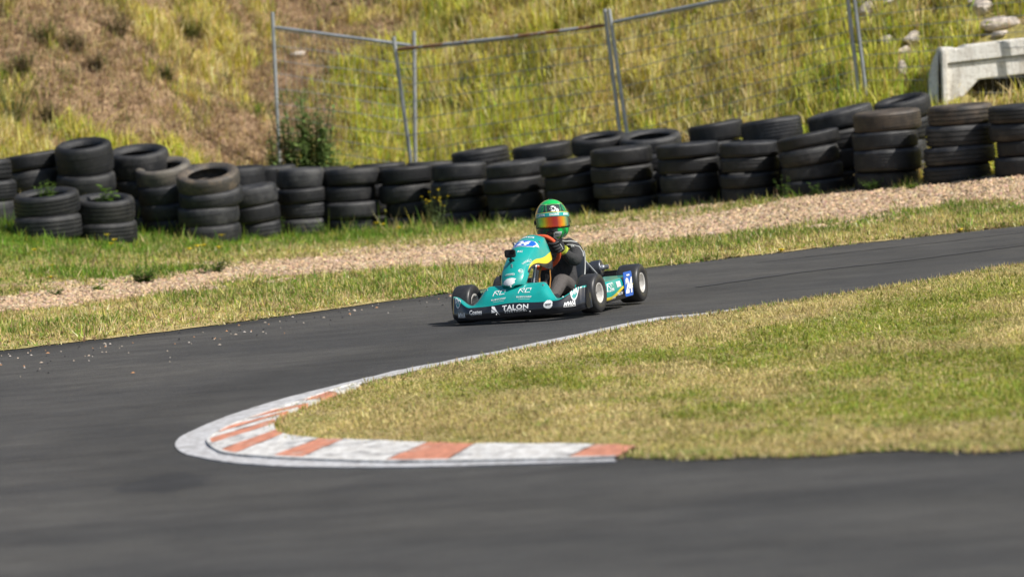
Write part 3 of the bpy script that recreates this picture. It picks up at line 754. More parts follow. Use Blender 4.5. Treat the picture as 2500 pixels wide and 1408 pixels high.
# ================================================================== temporary fence at the foot of the hill
t = NT('galvanised'); v = t.coord('Object'); nn = t.noise(v, 9, 5, 0.7)
t.base(t.ramp(nn, [(0.3, (0.30, 0.315, 0.33)), (0.7, (0.52, 0.535, 0.55))])); t.set(Roughness=0.5, Metallic=0.55); m_galv = t.m
t = NT('galvanised_rusty'); v = t.coord('Object'); nn = t.noise(v, 2.2, 5, 0.7)
t.base(t.ramp(nn, [(0.44, (0.36, 0.37, 0.385)), (0.5, (0.30, 0.17, 0.09)), (0.62, (0.21, 0.09, 0.04))])); t.set(Roughness=0.7, Metallic=0.2); m_rust = t.m
m_wire = flat('fence_wire', (0.40, 0.41, 0.42), 0.5, 0.2)
def panel(label, A, B, At, Bt, railA, railB, rail_mat, vert=0.1, hor=0.2, sag=0.0):
    """A, B feet; At, Bt tops; railA/B heights fraction of the top rail"""
    e = empty('fence_panel', A); tag(e, label, 'fence', 'temporary mesh fence panels')
    o0 = Vector(A); L = lambda p: Vector(p) - o0
    for a, b in ((A, At), (B, Bt)): MB().tube([L(Vector(a) - Vector((0, 0, 0.1))), L(b)], 0.021, 12).build('post', m_galv, e)
    ra, rb = Vector(A).lerp(Vector(At), railA), Vector(B).lerp(Vector(Bt), railB)
    dr = (rb - ra).normalized()
    m = MB(); m.tube([L(ra + dr * 0.021), L(ra + dr * 0.06), L(ra.lerp(rb, 0.5) - Vector((0, 0, sag))), L(rb - dr * 0.06), L(rb - dr * 0.021)], [0.011, 0.02, 0.02, 0.02, 0.011], 12); m.build('top_rail', rail_mat, e)
    w = MB(); Ln = (rb - ra).length; nh = int(1.85 / hor)
    pa = lambda s, q: (Vector(A).lerp(Vector(At), 0.06 + (railA - 0.08) * q)).lerp(Vector(B).lerp(Vector(Bt), 0.06 + (railB - 0.08) * q), s)
    for k in range(nh + 1):
        q = k / nh; w.tube([L(pa(s, q) + Vector((0, 0.012 * math.sin(s * 9 + k), 0.008 * math.sin(s * 7 + k * 2)))) for s in np.linspace(0, 1, 9)], 0.0050, 4, cap=False)
    nvv = int(Ln / vert)
    for k in range(1, nvv): w.tube([L(pa(k / nvv, q)) for q in (0, 0.5, 1)], 0.0017, 3, cap=False)
    wo = w.build('wire_mesh', m_wire, e)
    return e
def foot(px, dy): 
    x = (px - 1250) / FPX * 57.5
    y = float(yB(x)) + dy
    return x, y
def post(px_bot, py_vis, px_top, py_top, D):
    """foot and top of a post at depth D, from two points along it"""
    t_ = at_depth(px_top, py_top, D); b_ = at_depth(px_bot, py_vis, D)
    zg = Tz(b_.x, D); k = (zg - t_.z) / (b_.z - t_.z)
    f_ = t_.lerp(b_, k); return f_, t_
pA, pAt = post(682, 400, 665, 30, 59.35); pB, pBt = post(1013, 392, 1011, 76, 58.9)
pC, pCt = post(1004, 394, 961, 90, 58.75); pD, pDt = post(1514, 318, 1476, 22, 57.4)
pE, pEt = post(1531, 318, 1487, 22, 57.35); pG, pGt = post(2100, 250, 2060, -85, 56.1)
pH, pHt = post(2119, 250, 2076, -85, 56.05); pI, pIt = post(2740, 200, 2700, -175, 54.8)
def frac(P, Pt, py, px, D): return (at_depth(px, py, D).z - P.z) / (Pt.z - P.z)
panel('left mesh fence panel turned away, leafy weeds at its post', pA, pB, pAt, pBt, frac(pA, pAt, 67, 667, 59.35), frac(pB, pBt, 113, 1011, 58.9), m_galv, 0.06, 0.17)
panel('middle mesh fence panel with rust patches on its top rail', pC, pD, pCt, pDt, frac(pC, pCt, 122, 966, 58.75), frac(pD, pDt, 62, 1480, 57.4), m_rust, 0.075, 0.19, 0.01)
panel('mesh fence panel right of the middle with its rail leaving the frame', pE, pG, pEt, pGt, frac(pE, pEt, 56, 1494, 57.35), 0.93, m_galv, 0.075, 0.19)
panel('rightmost mesh fence panel in front of the concrete culvert', pH, pI, pHt, pIt, 0.93, 0.93, m_galv, 0.075, 0.2)
# ================================================================== culvert, rocks, weeds, bits on the track
t = NT('old_white_concrete'); v = t.coord('Object'); n1 = t.noise(t.coord('Object', (1, 1, 0.35)), 5, 6, 0.7); n2 = t.noise(v, 26, 5, 0.75)
c = t.ramp(n1, [(0.32, (0.50, 0.46, 0.40)), (0.5, (0.80, 0.775, 0.72)), (0.7, (0.88, 0.865, 0.82))])
c = t.mix(c, t.ramp(n2, [(0.28, (0.6, 0.57, 0.52)), (0.5, (1, 1, 1))]), 1.0, 'MULTIPLY')
t.base(c); t.set(Roughness=0.85); t.bump(n2, 0.4, 0.02); m_conc = t.m
m_dark = flat('recess_shade_concrete', (0.035, 0.033, 0.03), 0.9)  # near-black tone paints in the shade of the culvert's opening
cu = CUL
DC = cu.y - 0.1
cul = empty('culvert', (cu.x, DC, cu.z)); tag(cul, 'white concrete culvert headwall set into the grassy bank at the right edge', 'culvert')
def cl(px, py, dd=0.0):
    p = at_depth(px, py, DC); return (p.x - cu.x, dd, p.z - cu.z)
def extrude(pts, d, bev=0.012):
    """polygon of culvert-local front points pushed back by d"""
    bm = bmesh.new(); vs_ = [bm.verts.new(p) for p in pts]; f = bm.faces.new(vs_)
    r_ = bmesh.ops.extrude_face_region(bm, geom=[f]); 
    for g in r_['geom']:
        if isinstance(g, bmesh.types.BMVert): g.co.y += d
    bmesh.ops.recalc_face_normals(bm, faces=bm.faces[:])
    bmesh.ops.bevel(bm, geom=bm.edges[:], offset=bev, segments=2, affect='EDGES')
    m = MB(); bm.verts.index_update(); m.add([v.co for v in bm.verts], [[v.index for v in f.verts] for f in bm.faces]); bm.free(); return m
def mir(px): return 2 * 2560 - px
def hb(px, y): return y - (px - 2300) * 0.115          # beam follows the tilt of the picture's horizon
top = [cl(p, hb(p, y)) for p, y in ((2296, 117), (2330, 119), (2334, 124), (2352, 123), (2356, 118), (mir(2340), 118), (mir(2296), 117))]
rib = [cl(p, hb(p, y)) for p, y in ((mir(2296), 158), (2296, 158))]
extrude(top + rib, 0.55).build('lintel', m_conc, cul)
low = [cl(p, hb(p, y), 0.03) for p, y in ((2303, 160), (mir(2303), 160), (mir(2303), 290), (mir(2345), 290), (mir(2350), 238), (mir(2390), 205), (2390, 205), (2362, 232), (2345, 250), (2340, 290), (2303, 290))]
extrude(low, 0.5).build('arch_wall', m_conc, cul)
ll = [cl(p, hb(p, y), -0.03) for p, y in ((2297, 122), (2312, 121), (2314, 292), (2302, 292))]
extrude(ll, 0.4).build('end_pier', m_conc, cul)
wing = [cl(2294, 122), cl(2294, 290), cl(2262, 300, 0.3), cl(2274, 180, 0.5), cl(2285, 140, 0.5)]
extrude([cl(2293, 126, 0.05), cl(2293, 300, 0.05), cl(2266, 300, 0.12), cl(2273, 190, 0.12), cl(2284, 150, 0.12)], 0.3).build('wing_wall', m_conc, cul)
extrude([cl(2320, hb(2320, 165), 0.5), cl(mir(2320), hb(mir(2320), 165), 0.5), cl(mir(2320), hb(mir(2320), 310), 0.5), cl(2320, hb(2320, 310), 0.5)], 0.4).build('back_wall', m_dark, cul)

t = NT('pale_rock'); v = t.coord('Object'); n1 = t.noise(v, 5, 6, 0.7); n2 = t.noise(v, 30, 5, 0.7)
c = t.ramp(n1, [(0.3, (0.32, 0.26, 0.21)), (0.5, (0.56, 0.48, 0.41)), (0.75, (0.70, 0.64, 0.58))]); c = t.mix(c, t.ramp(n2, [(0.3, (0.7,) * 3), (0.6, (1.1,) * 3)]), 1.0, 'MULTIPLY')
t.base(c); t.set(Roughness=0.9); t.bump(n2, 0.5, 0.03); m_rock = t.m
def rock(label, px, py, wpx, hpx, seed, dep=0.7):
    p = on_land(px, py + hpx * 0.45); sc = FPX / p.y; w = wpx / sc / 2; h = hpx / sc / 2
    rr = random.Random(seed); bm = bmesh.new(); bmesh.ops.create_icosphere(bm, subdivisions=3, radius=1)
    planes = [(Vector((rr.gauss(0, 1), rr.gauss(0, 1), rr.gauss(0, 1))).normalized(), rr.uniform(0.55, 0.95)) for _ in range(12)]
    for v in bm.verts:
        d = v.co.normalized(); r_ = 1.0
        for nrm, k in planes:
            q = d.dot(nrm)
            if q > 0.05: r_ = min(r_, k / q)
        r_ += 0.05 * math.sin(d.x * 9 + seed) * math.cos(d.z * 8 + d.y * 7)
        v.co = Vector((d.x * r_ * w, d.y * r_ * w * dep, d.z * r_ * h * 1.5))
    me = bpy.data.meshes.new('rock'); bm.to_mesh(me); bm.free()
    o = link('rock', me, m_rock); o.location = (p.x, p.y, p.z + h * 0.6); o.rotation_euler = (0, R(-5 + rr.uniform(-6, 6)), 0)
    me.shade_smooth(); me.set_sharp_from_angle(angle=R(28))
    tag(o, label, 'rock', 'pale rocks in the bank')
for i, (lab, rk) in enumerate(zip(['long pale slab of rock above the culvert near the right edge', 'pale blocky rock above the long slab, top right', 'pale rock cut by the top edge, above the blocky one', 'pale slanted rock between the paired posts and the culvert', 'low pale rock left of the slanted rock by the posts', 'grey rock just right of the paired posts at the top', 'upright pale rock low beside the paired posts', 'small pale rock under the long slab, right side', 'dark-edged rock left of the culvert top', 'lone pale rock on the bare bank behind the left panel', 'small rock at the top edge, between posts and slab'], ROCKS)): rock(lab, *rk, i + 1)

# weeds ------------------------------------------------------------------
m_weed = leaf_mat('weed_leaf', 0.3, 0.5)
m_petal = flat('yellow_petal', (0.72, 0.55, 0.02), 0.6, var=0.1)
def leaf_geo(V, F, C, base, d, L, w, col, rr, curl=0.25):
    d = d.normalized(); s = d.cross(Vector((0, 0, 1)))
    if s.length < 1e-3: s = Vector((1, 0, 0))
    s.normalize(); nrm = s.cross(d); b = len(V)
    pts = [(0, 0.12), (0.3, 0.9), (0.62, 1.0), (1, 0.02)]
    for t_, ww in pts:
        c = base + d * L * t_ - Vector((0, 0, 1)) * curl * L * t_ * t_
        V.append(c - s * w * ww); V.append(c + nrm * w * -0.25 * ww); V.append(c + s * w * ww)
        k = 0.8 + 0.35 * rr.random()
        for _ in range(3): C.append([x * k for x in col])
    for i in range(3):
        a = b + i * 3
        F.append((a, a + 1, a + 4, a + 3)); F.append((a + 1, a + 2, a + 5, a + 4))
def weed(name, label, root, h, stems, leaves, leafL, leafw, col, seed, spread=0.3, group=None, cat='plant', flowers=0, lean=(0, 0), up=0.35):
    rr = random.Random(seed); e = empty(name, root); tag(e, label, cat, group)
    V, F, C = [], [], []; st = MB(); tips = []
    for s in range(stems):
        a = rr.uniform(0, 6.28); k = spread * rr.random() ** 0.6; H = h * rr.uniform(0.55, 1.0) if s else h
        top = Vector((math.cos(a) * k * H + lean[0] * H, math.sin(a) * k * H * 0.7 + lean[1] * H, H))
        b0 = Vector((math.cos(a), math.sin(a), 0)) * k * h * 0.18
        P = [b0 + (top - b0) * q + Vector((rr.uniform(-1, 1), rr.uniform(-1, 1), 0)) * 0.03 * h * q * (1 - q) * 4 for q in (0, 0.3, 0.6, 1)]
        r0 = max(0.002, 0.008 * h); st.tube(P, [r0, r0 * 0.8, r0 * 0.6, r0 * 0.3], 5)
        tips.append(P[-1])
        for l in range(leaves):
            q = 0.06 + 0.94 * (l + rr.random()) / leaves; i = min(int(q * 3), 2); p = P[i].lerp(P[i + 1], q * 3 - i)
            az = rr.uniform(0, 6.28); d = Vector((math.cos(az), math.sin(az), up + rr.uniform(-0.3, 0.4)))
            s_ = (1.05 - 0.45 * q) * rr.uniform(0.6, 1.15)
            leaf_geo(V, F, C, p, d, leafL * s_, leafw * s_, col, rr, curl=rr.uniform(0.1, 0.5))
    st.build('stem', flat_stem, e)
    me = mesh_np('foliage', np.array([tuple(v) for v in V]), np.array(F).ravel(), np.full(len(F), 4), col=np.clip(np.array(C), 0, 1))
    link('foliage', me, m_weed, e)
    for k in range(flowers):
        p = tips[k % len(tips)] + (Vector((rr.uniform(-1, 1), rr.uniform(-1, 1), rr.uniform(-0.6, 0.2))) * 0.06 if k >= len(tips) else Vector((0, 0, 0)))
        flower(p, 0.017, e, rr)
    return e
flat_stem = flat('weed_stem', (0.10, 0.13, 0.035), 0.7)
def flower(p, r_, parent, rr):
    m = MB()
    for i in range(6):
        a = i * math.pi / 3 + rr.random(); d = Vector((math.cos(a), math.sin(a), 0.25)); s = Vector((-math.sin(a), math.cos(a), 0))
        m.add([p, p + d * r_ * 0.6 + s * r_ * 0.45, p + d * r_ + Vector((0, 0, r_ * 0.2)), p + d * r_ * 0.6 - s * r_ * 0.45], [(0, 1, 2, 3)])
    m.lathe([(0.001, -0.3 * r_), (0.4 * r_, 0), (0.3 * r_, 0.35 * r_), (0.001, 0.45 * r_)], 6, loc=p)
    return m.build('flower', m_petal, parent)
WG = (0.19, 0.28, 0.085); WL_ = (0.10, 0.19, 0.03); WB = (0.15, 0.26, 0.035)
p = at_depth(760, 500, 58.7); p.z = Tz(p.x, p.y)
weed('tall_weed', 'tall dark leafy weed behind the tyres at the left fence panel', p, 1.42, 40, 90, 0.15, 0.028, WG, 3, 0.34)
p = at_depth(700, 500, 58.6); p.z = Tz(p.x, p.y)
weed('tall_weed', 'drooping dark weed climbing the leftmost fence post', p, 1.1, 18, 70, 0.14, 0.024, WG, 4, 0.2)
p = at_depth(812, 500, 58.6); p.z = Tz(p.x, p.y)
weed('tall_weed', 'shorter dark weed to the right of the tall leafy one', p, 0.9, 22, 60, 0.13, 0.023, WG, 5, 0.36, lean=(0.15, 0))
p = Vector((PL1[0].x, PL1[0].y, PL1[1] - 0.12))
weed('planter_weed', 'feathery green weed growing in the leftmost wide tyre', p, 0.25, 22, 12, 0.075, 0.015, WB, 6, 0.7)
p = Vector((PL2[0].x, PL2[0].y, PL2[1] - 0.12))
weed('planter_weed', 'broad-leaved weed growing in the second wide tyre', p, 0.24, 11, 7, 0.13, 0.04, WB, 7, 0.65)
fl = on_land(1072, 566)
weed('flowering_weed', 'tall yellow-flowered weed before the tyres left of the helmet', fl, 0.42, 11, 9, 0.055, 0.012, (0.14, 0.20, 0.07), 8, 0.45, flowers=16)
for i, (px, py, hh, ss, lab) in enumerate([(352, 692, 0.17, 46, 'spreading dark green weed clump on the bark strip at left'), (522, 668, 0.17, 24, 'upright green weed clump at the bark strip, right of the spreading one'), (240, 712, 0.07, 16, 'low bright green weed on the bark strip at left'), (135, 722, 0.06, 12, 'tiny green weed at the bark strip near the left edge'),
        (1918, 488, 0.26, 5, 'small upright weed with round leaves beside a right tyre stack'), (1990, 480, 0.14, 10, 'spindly green weed at the foot of the leaning stack'), (2130, 466, 0.12, 14, 'bushy weed at the foot of the left brown-topped stack'), (2230, 462, 0.05, 12, 'flat green weed between the two brown-topped stacks'),
        (205, 580, 0.22, 7, 'trailing weed between the two wide planter tyres'), (680, 578, 0.24, 12, 'pale green weed between stacks left of the car path'.replace('left of the car path', 'under the leafy fence weeds')), (790, 575, 0.2, 8, 'thin weed before the stacks, left of the yellow-flowered one')]):
    p = on_land(px, py)
    bush = hh < 0.2 and ss > 20
    weed('verge_weed', lab, p, hh, ss, 9 if bush else 7, 0.06 if bush else 0.05, 0.014 if i != 4 else 0.024, WL_ if i not in (2, 7) else (0.2, 0.3, 0.03), 20 + i, 1.5 if bush or hh < 0.13 else 0.5, 'small weeds on the verge')
# single yellow wildflowers
FLAB = ['yellow flower right under the second wide planter tyre, topmost of five', 'yellow flower left of the topmost one under the second planter tyre', 'yellow flower third down in the cluster under the second planter tyre', 'yellow flower lowest in the cluster under the second planter tyre', 'yellow flower against the foot of the tan-topped stack', 'yellow flower just below the one at the tan-topped stack', 'yellow flower in the low row below the tan-topped stack, second from left', 'yellow flower in the low row below the tan-topped stack, third from left', 'yellow flower ending the low row below the tan-topped stack, at its right', 'yellow flower starting the low row below the grey-topped stack, at its left', 'lone yellow flower in the lush grass under the leftmost planter tyre', 'yellow flower before the stack right of the tan-topped one', 'yellow flower at left in the grass above the bark strip, upper of two', 'yellow flower at left in the grass above the bark strip, lower of two', 'yellow flower at a stack foot left of the flowering weed, leftmost of three', 'yellow flower at a stack foot left of the flowering weed, middle of three', 'yellow flower at a stack foot nearest the flowering weed on its left', 'yellow flower before the tyres between flowering weed and helmet', 'yellow flower before the tyres just left of the helmet', 'orange-yellow flower at the asphalt edge right of the kart', 'orange-yellow flower at the asphalt edge near the right end']
for i, (px, py) in enumerate([(277, 566), (262, 574), (280, 586), (272, 595), (543, 560), (541, 575), (482, 601), (497, 599), (534, 604), (463, 608), (85, 610), (630, 548), (128, 651), (124, 680), (920, 545), (936, 548), (975, 556), (1162, 510), (1302, 512), (1908, 614), (2345, 565)]):
    p = on_land(px, py + (26 if py < 620 and px < 1400 else 3)); tp = at_depth(px, py, p.y)
    e = empty('wildflower', p); hgt = max(0.02, tp.z - p.z)
    MB().tube([(0, 0, 0), (0.004, 0, hgt * 0.5), (tp.x - p.x, 0, hgt)], 0.0022, 5).build('stem', flat_stem, e)
    flower(Vector((tp.x - p.x, 0, hgt)), 0.032 if px < 1400 else 0.036, e, random.Random(i))
    tag(e, FLAB[i], 'flower', 'yellow wildflowers')

# dry scrub on the left of the hill
for i, (px, py, hh, lab) in enumerate([(30, 300, 0.55, 'dark green scrub on the bank at the left edge'), (110, 110, 0.3, 'green tuft on the bare bank at the upper left'), (290, 90, 0.4, 'brown dead scrub on the upper left bank'), (190, 130, 0.3, 'low brown scrub on the bank beside the green tuft'), (60, 180, 0.35, 'brown dead scrub above the dark scrub at the left edge'), (235, 175, 0.26, 'small brown scrub lower on the left bank'), (410, 200, 0.24, 'low olive scrub on the bank above the grey-topped stack'), (470, 95, 0.3, 'olive scrub high on the bank left of the fence'), (120, 300, 0.25, 'brown dead scrub on the bank above the highest left tyre'), (550, 215, 0.22, 'low brown scrub on the bank left of the fence post')]):
    p = on_land(px, py); dead = 'brown' in lab
    weed('scrub', lab, p, hh, 26, 18, 0.06, 0.011, (0.19, 0.14, 0.08) if dead else (0.15, 0.18, 0.035), 60 + i, 0.9, 'scrub on the bank')

# leaves and crumbs thrown on the asphalt at the edge
n = 130
s = rng.random(n); px = -50 + 1150 * s + rng.normal(0, 40, n); off = np.abs(rng.normal(0, 1, n)) * 26 + 6
V, F, C = [], [], []
for i in range(n):
    yy = float(np.interp(px[i], [a for a, b in FAR], [b for a, b in FAR])) + off[i] * (1.1 if px[i] < 700 else 0.55)
    p = on_plane(px[i], yy, 0.006); a = rng.random() * 6.28; L = 0.005 + 0.014 * rng.random() ** 2; w = L * 0.6
    if p.y > yF(p.x) - 0.05: continue
    d = Vector((math.cos(a), math.sin(a), 0)); e_ = Vector((-d.y, d.x, 0)); b = len(V)
    V += [p - d * L, p - e_ * w, p + d * L, p + e_ * w, p + Vector((0, 0, 0.010))]
    F += [(b, b + 1, b + 4), (b + 1, b + 2, b + 4), (b + 2, b + 3, b + 4), (b + 3, b, b + 4)]
    c_ = random.choice([(0.38, 0.31, 0.24), (0.40, 0.36, 0.32), (0.40, 0.21, 0.10), (0.015, 0.015, 0.016), (0.02, 0.02, 0.02), (0.3, 0.26, 0.21)]); C += [c_] * 5
t = NT('track_debris'); t.base(t.attr('Col')); t.set(Roughness=0.9)
tag(link('track_debris', mesh_np('track_debris', np.array([tuple(v) for v in V]), np.array(F).ravel(), np.full(len(F), 3), col=np.array(C)), t.m), kind='stuff')
# ================================================================== go-kart
TH = R(18.6)
kp = on_plane(1347, 764)
KROT = math.atan2(-math.cos(TH), -math.sin(TH))
kart = empty('go_kart', (kp.x, kp.y, 0.004), (R(1.5), 0, KROT))
tag(kart, 'teal and black racing go-kart with number 24 cornering on the asphalt', 'go-kart')
def paintm(name, c, rough=0.32, coat=0.6, var=0.06):
    t = NT(name); v = t.coord('Object'); n = t.noise(v, 26, 6, 0.75); sc_ = t.noise(t.coord('Object', (3, 3, 14)), 9, 5, 0.75)
    cc = t.ramp(n, [(0.3, tuple(x * (1 - var) for x in c)), (0.7, tuple(min(1, x * (1 + var)) for x in c))])
    dust = t.ramp(t.noise(v, 5, 6, 0.7), [(0.5, (0, 0, 0)), (0.75, (0.16,) * 3)])
    cc = t.mix(cc, (0.30, 0.25, 0.19), dust)
    cc = t.mix(cc, (0.5, 0.5, 0.5), t.ramp(sc_, [(0.70, (0, 0, 0)), (0.74, (0.22,) * 3)]))
    t.base(cc); t.set(Roughness=rough); t.b.inputs['Coat Weight'].default_value = coat; t.b.inputs['Coat Roughness'].default_value = 0.12
    return t.m
m_teal = paintm('teal_sticker', (0.006, 0.335, 0.305)); m_black = paintm('black_sticker', (0.016, 0.018, 0.024), 0.3); m_yel = paintm('yellow_sticker', (0.80, 0.62, 0.04))
m_blue = paintm('blue_sticker', (0.012, 0.13, 0.60), 0.35); m_white = flat('white_lettering', (0.82, 0.83, 0.83), 0.45, var=0.03)
m_orange = flat('orange_suede', (0.62, 0.085, 0.025), 0.8, var=0.2, vs_=40); m_plast = flat('black_plastic', (0.018, 0.018, 0.02), 0.45, var=0.2)
m_steel = flat('bare_steel', (0.55, 0.55, 0.56), 0.35, 0.85, var=0.15); m_alu = flat('satin_magnesium', (0.66, 0.64, 0.61), 0.4, 0.25, var=0.15, vs_=30)
m_gun = flat('dark_metal', (0.11, 0.12, 0.14), 0.38, 0.7, var=0.25); m_fibre = flat('grey_fibreglass', (0.36, 0.37, 0.37), 0.5, 0.1, var=0.15)
t = NT('slick_rubber'); v = t.coord('Object'); n = t.noise(v, 50, 5, 0.7); t.base(t.ramp(n, [(0.3, (0.020, 0.020, 0.022)), (0.7, (0.042, 0.041, 0.042))])); t.set(Roughness=0.42); t.bump(n, 0.15, 0.003); m_slick = t.m
m_copper = flat('orange_hose', (0.50, 0.22, 0.05), 0.5); m_tank = flat('fuel_tank_plastic', (0.42, 0.40, 0.34), 0.4)

# ---- lettering: flat glyph meshes laid on a parametric surface
_txt = {}
def glyphs(s, bold=0.0, shear=0.0, space=1.0):
    key = (s, bold, shear, space)
    if key in _txt: return _txt[key]
    cu_ = bpy.data.curves.new('lettering', 'FONT'); cu_.body = s; cu_.size = 1; cu_.offset = bold; cu_.shear = shear; cu_.space_character = space; cu_.resolution_u = 2; cu_.fill_mode = 'FRONT'
    ob = bpy.data.objects.new('lettering', cu_); COL.objects.link(ob); bpy.context.view_layer.update()
    me = bpy.data.meshes.new_from_object(ob.evaluated_get(bpy.context.evaluated_depsgraph_get()))
    V = np.array([v.co[:2] for v in me.vertices]); F = [tuple(p.vertices) for p in me.polygons]
    bpy.data.objects.remove(ob); bpy.data.curves.remove(cu_); bpy.data.meshes.remove(me)
    lo, hi = V.min(0), V.max(0); V = (V - (lo + hi) / 2) / (hi[1] - lo[1])
    _txt[key] = (V, F, (hi[0] - lo[0]) / (hi[1] - lo[1])); return _txt[key]
def disc(n=28, inner=None, teeth=0):
    A = [2 * math.pi * k / n for k in range(n)]
    rad = [0.5 * (1.0 if not teeth or k % 2 else 0.88) for k in range(n)]
    o = [(r_ * math.cos(a), r_ * math.sin(a)) for a, r_ in zip(A, rad)]
    if inner is None: return np.array(o), [tuple(range(n))], 1
    i_ = [(0.5 * inner * math.cos(a), 0.5 * inner * math.sin(a)) for a in A]
    return np.array(o + i_), [(k, (k + 1) % n, n + (k + 1) % n, n + k) for k in range(n)], 1
def rrect(w, h=1.0, r=0.15, n=5):
    P = []
    for cx_, cy_, a0 in ((w / 2 - r, h / 2 - r, 0), (-w / 2 + r, h / 2 - r, 90), (-w / 2 + r, -h / 2 + r, 180), (w / 2 - r, -h / 2 + r, 270)):
        for k in range(n + 1): a = R(a0 + 90 * k / n); P.append((cx_ + r * math.cos(a), cy_ + r * math.sin(a)))
    return np.array(P), [tuple(range(len(P)))], w / h
def strokes(lines, th):
    """polyline strokes in a unit box -> quads"""
    V, F = [], []
    for L in lines:
        for (a, b) in zip(L[:-1], L[1:]):
            a, b = np.array(a, float), np.array(b, float); d = (b - a) / np.linalg.norm(b - a); nrm = np.array([-d[1], d[0]]) * th / 2; e = d * th * 0.4
            k = len(V); V += [a - e - nrm, b + e - nrm, b + e + nrm, a - e + nrm]; F.append((k, k + 1, k + 2, k + 3))
    return np.array(V), F, 1
# the angular R and C monogram
RCG = strokes([[(-0.95, -0.5), (-0.78, 0.42), (-0.12, 0.5), (-0.18, 0.12)], [(-0.78, 0.30), (-0.22, -0.36)], [(0.86, 0.12), (0.9, 0.5), (0.22, 0.46), (0.08, -0.42), (0.82, -0.36)]], 0.13)
def lay(P, s0, t0, geo, size, mat, parent, name='lettering', rot=0.0, off=0.0022, stretch=1.0, su=1, sv=1):
    """lay 2D geometry (centred, unit height) at surface parameter (s0,t0); size = height in metres"""
    V2, F, _ = geo
    e = 1e-3
    def p(s, t): return np.array(P(s, t), float)
    ds = (p(s0 + e, t0) - p(s0 - e, t0)) / (2 * e); dt = (p(s0, t0 + e) - p(s0, t0 - e)) / (2 * e)
    ls, lt = np.linalg.norm(ds), np.linalg.norm(dt)
    # subdivide so that glyphs follow the curve
    bm = bmesh.new(); vs_ = [bm.verts.new((a * stretch, b, 0)) for a, b in V2]
    for f in F:
        try: bm.faces.new([vs_[i] for i in f])
        except ValueError: pass
    bmesh.ops.triangulate(bm, faces=bm.faces[:])
    lim = 0.02 / size
    for _ in range(4):
        ed = [q for q in bm.edges if q.calc_length() > lim]
        if not ed: break
        bmesh.ops.subdivide_edges(bm, edges=ed, cuts=1); bmesh.ops.triangulate(bm, faces=bm.faces[:])
    bm.verts.index_update()
    ca, sa = math.cos(rot), math.sin(rot); out = []
    for v in bm.verts:
        a, b = (v.co.x * ca - v.co.y * sa) * size, (v.co.x * sa + v.co.y * ca) * size
        s, t_ = s0 + su * a / ls, t0 + sv * b / lt
        q = p(s, t_); n_ = np.cross(p(s + e, t_) - p(s - e, t_), p(s, t_ + e) - p(s, t_ - e)) * su * sv
        n_ /= max(np.linalg.norm(n_), 1e-12); out.append(q + n_ * off)
    me = mesh_py(name, out, [[v.index for v in f.verts] for f in bm.faces]); bm.free()
    return link(name, me, mat, parent)

# ---- front fairing ------------------------------------------------------
def S(a, b, x): return float(sstep(a, b, x))
def fair_keys(y):
    a = min(abs(y) / 0.5, 1.0)
    xf = 0.93 - 0.045 * a ** 2 - 0.085 * S(0.62, 1.0, a) - 0.035 * S(0.95, 1.0, a)
    zc = 0.128 + 0.012 * (1 - S(0, .45, a)) + 0.068 * S(0.64, 0.97, a)
    hump = 1 - S(0.40, 0.64, a)
    zr = zc + 0.012 + (0.262 - 0.01 * a - zc - 0.012) * hump
    xr = (xf - 0.085) * (1 - hump) + 0.775 * hump
    zb = 0.034 + 0.012 * S(0.85, 1.0, a)
    return [(xf - 0.14, zb + 0.004), (xf - 0.035, zb), (xf - 0.004, zb + 0.028), (xf, zb + 0.06), (xf - 0.022 - 0.015 * S(.7, 1, a), zc),
            ((xf - 0.022) * 0.55 + xr * 0.45 + 0.012 * hump, zc * 0.55 + zr * 0.45 + 0.004 + 0.012 * hump), (xr, zr), (xr - 0.03, zr - 0.012), (xr - 0.045, zr - 0.05)]
def fair(y, t):
    """t in 0..8 across the profile keys"""
    K = fair_keys(y); t = min(max(t, 0), 7.9999); k = int(t); f = t - k
    g = lambda i: np.array(K[min(max(i, 0), 8)])
    p0, p1, p2, p3 = g(k - 1), g(k), g(k + 1), g(k + 2)
    q = 0.5 * (2 * p1 + (p2 - p0) * f + (2 * p0 - 5 * p1 + 4 * p2 - p3) * f * f + (3 * p1 - p0 - 3 * p2 + p3) * f ** 3)
    return (q[0], y + 0.015, q[1])
ys = np.linspace(-0.5, 0.5, 85); ts = np.linspace(0, 8, 49)
V = [fair(y, t_) for t_ in ts for y in ys]; F = grid_faces(49, 85)
nb = len(V); F.append(tuple(k * 85 for k in range(49))[::-1]); F.append(tuple(k * 85 + 84 for k in range(49)))
me = mesh_py('front_fairing', V, F)
nose = link('front_fairing', me, [m_black, m_teal], kart)
mi = np.zeros(len(F), np.int32); 
for i in range(48): mi[i * 84:(i + 1) * 84] = 1 if ts[i] >= 3.99 else 0
me.polygons.foreach_set('material_index', mi); me.shade_smooth()
nose['label'] = 'teal and black front fairing with white sponsor lettering'
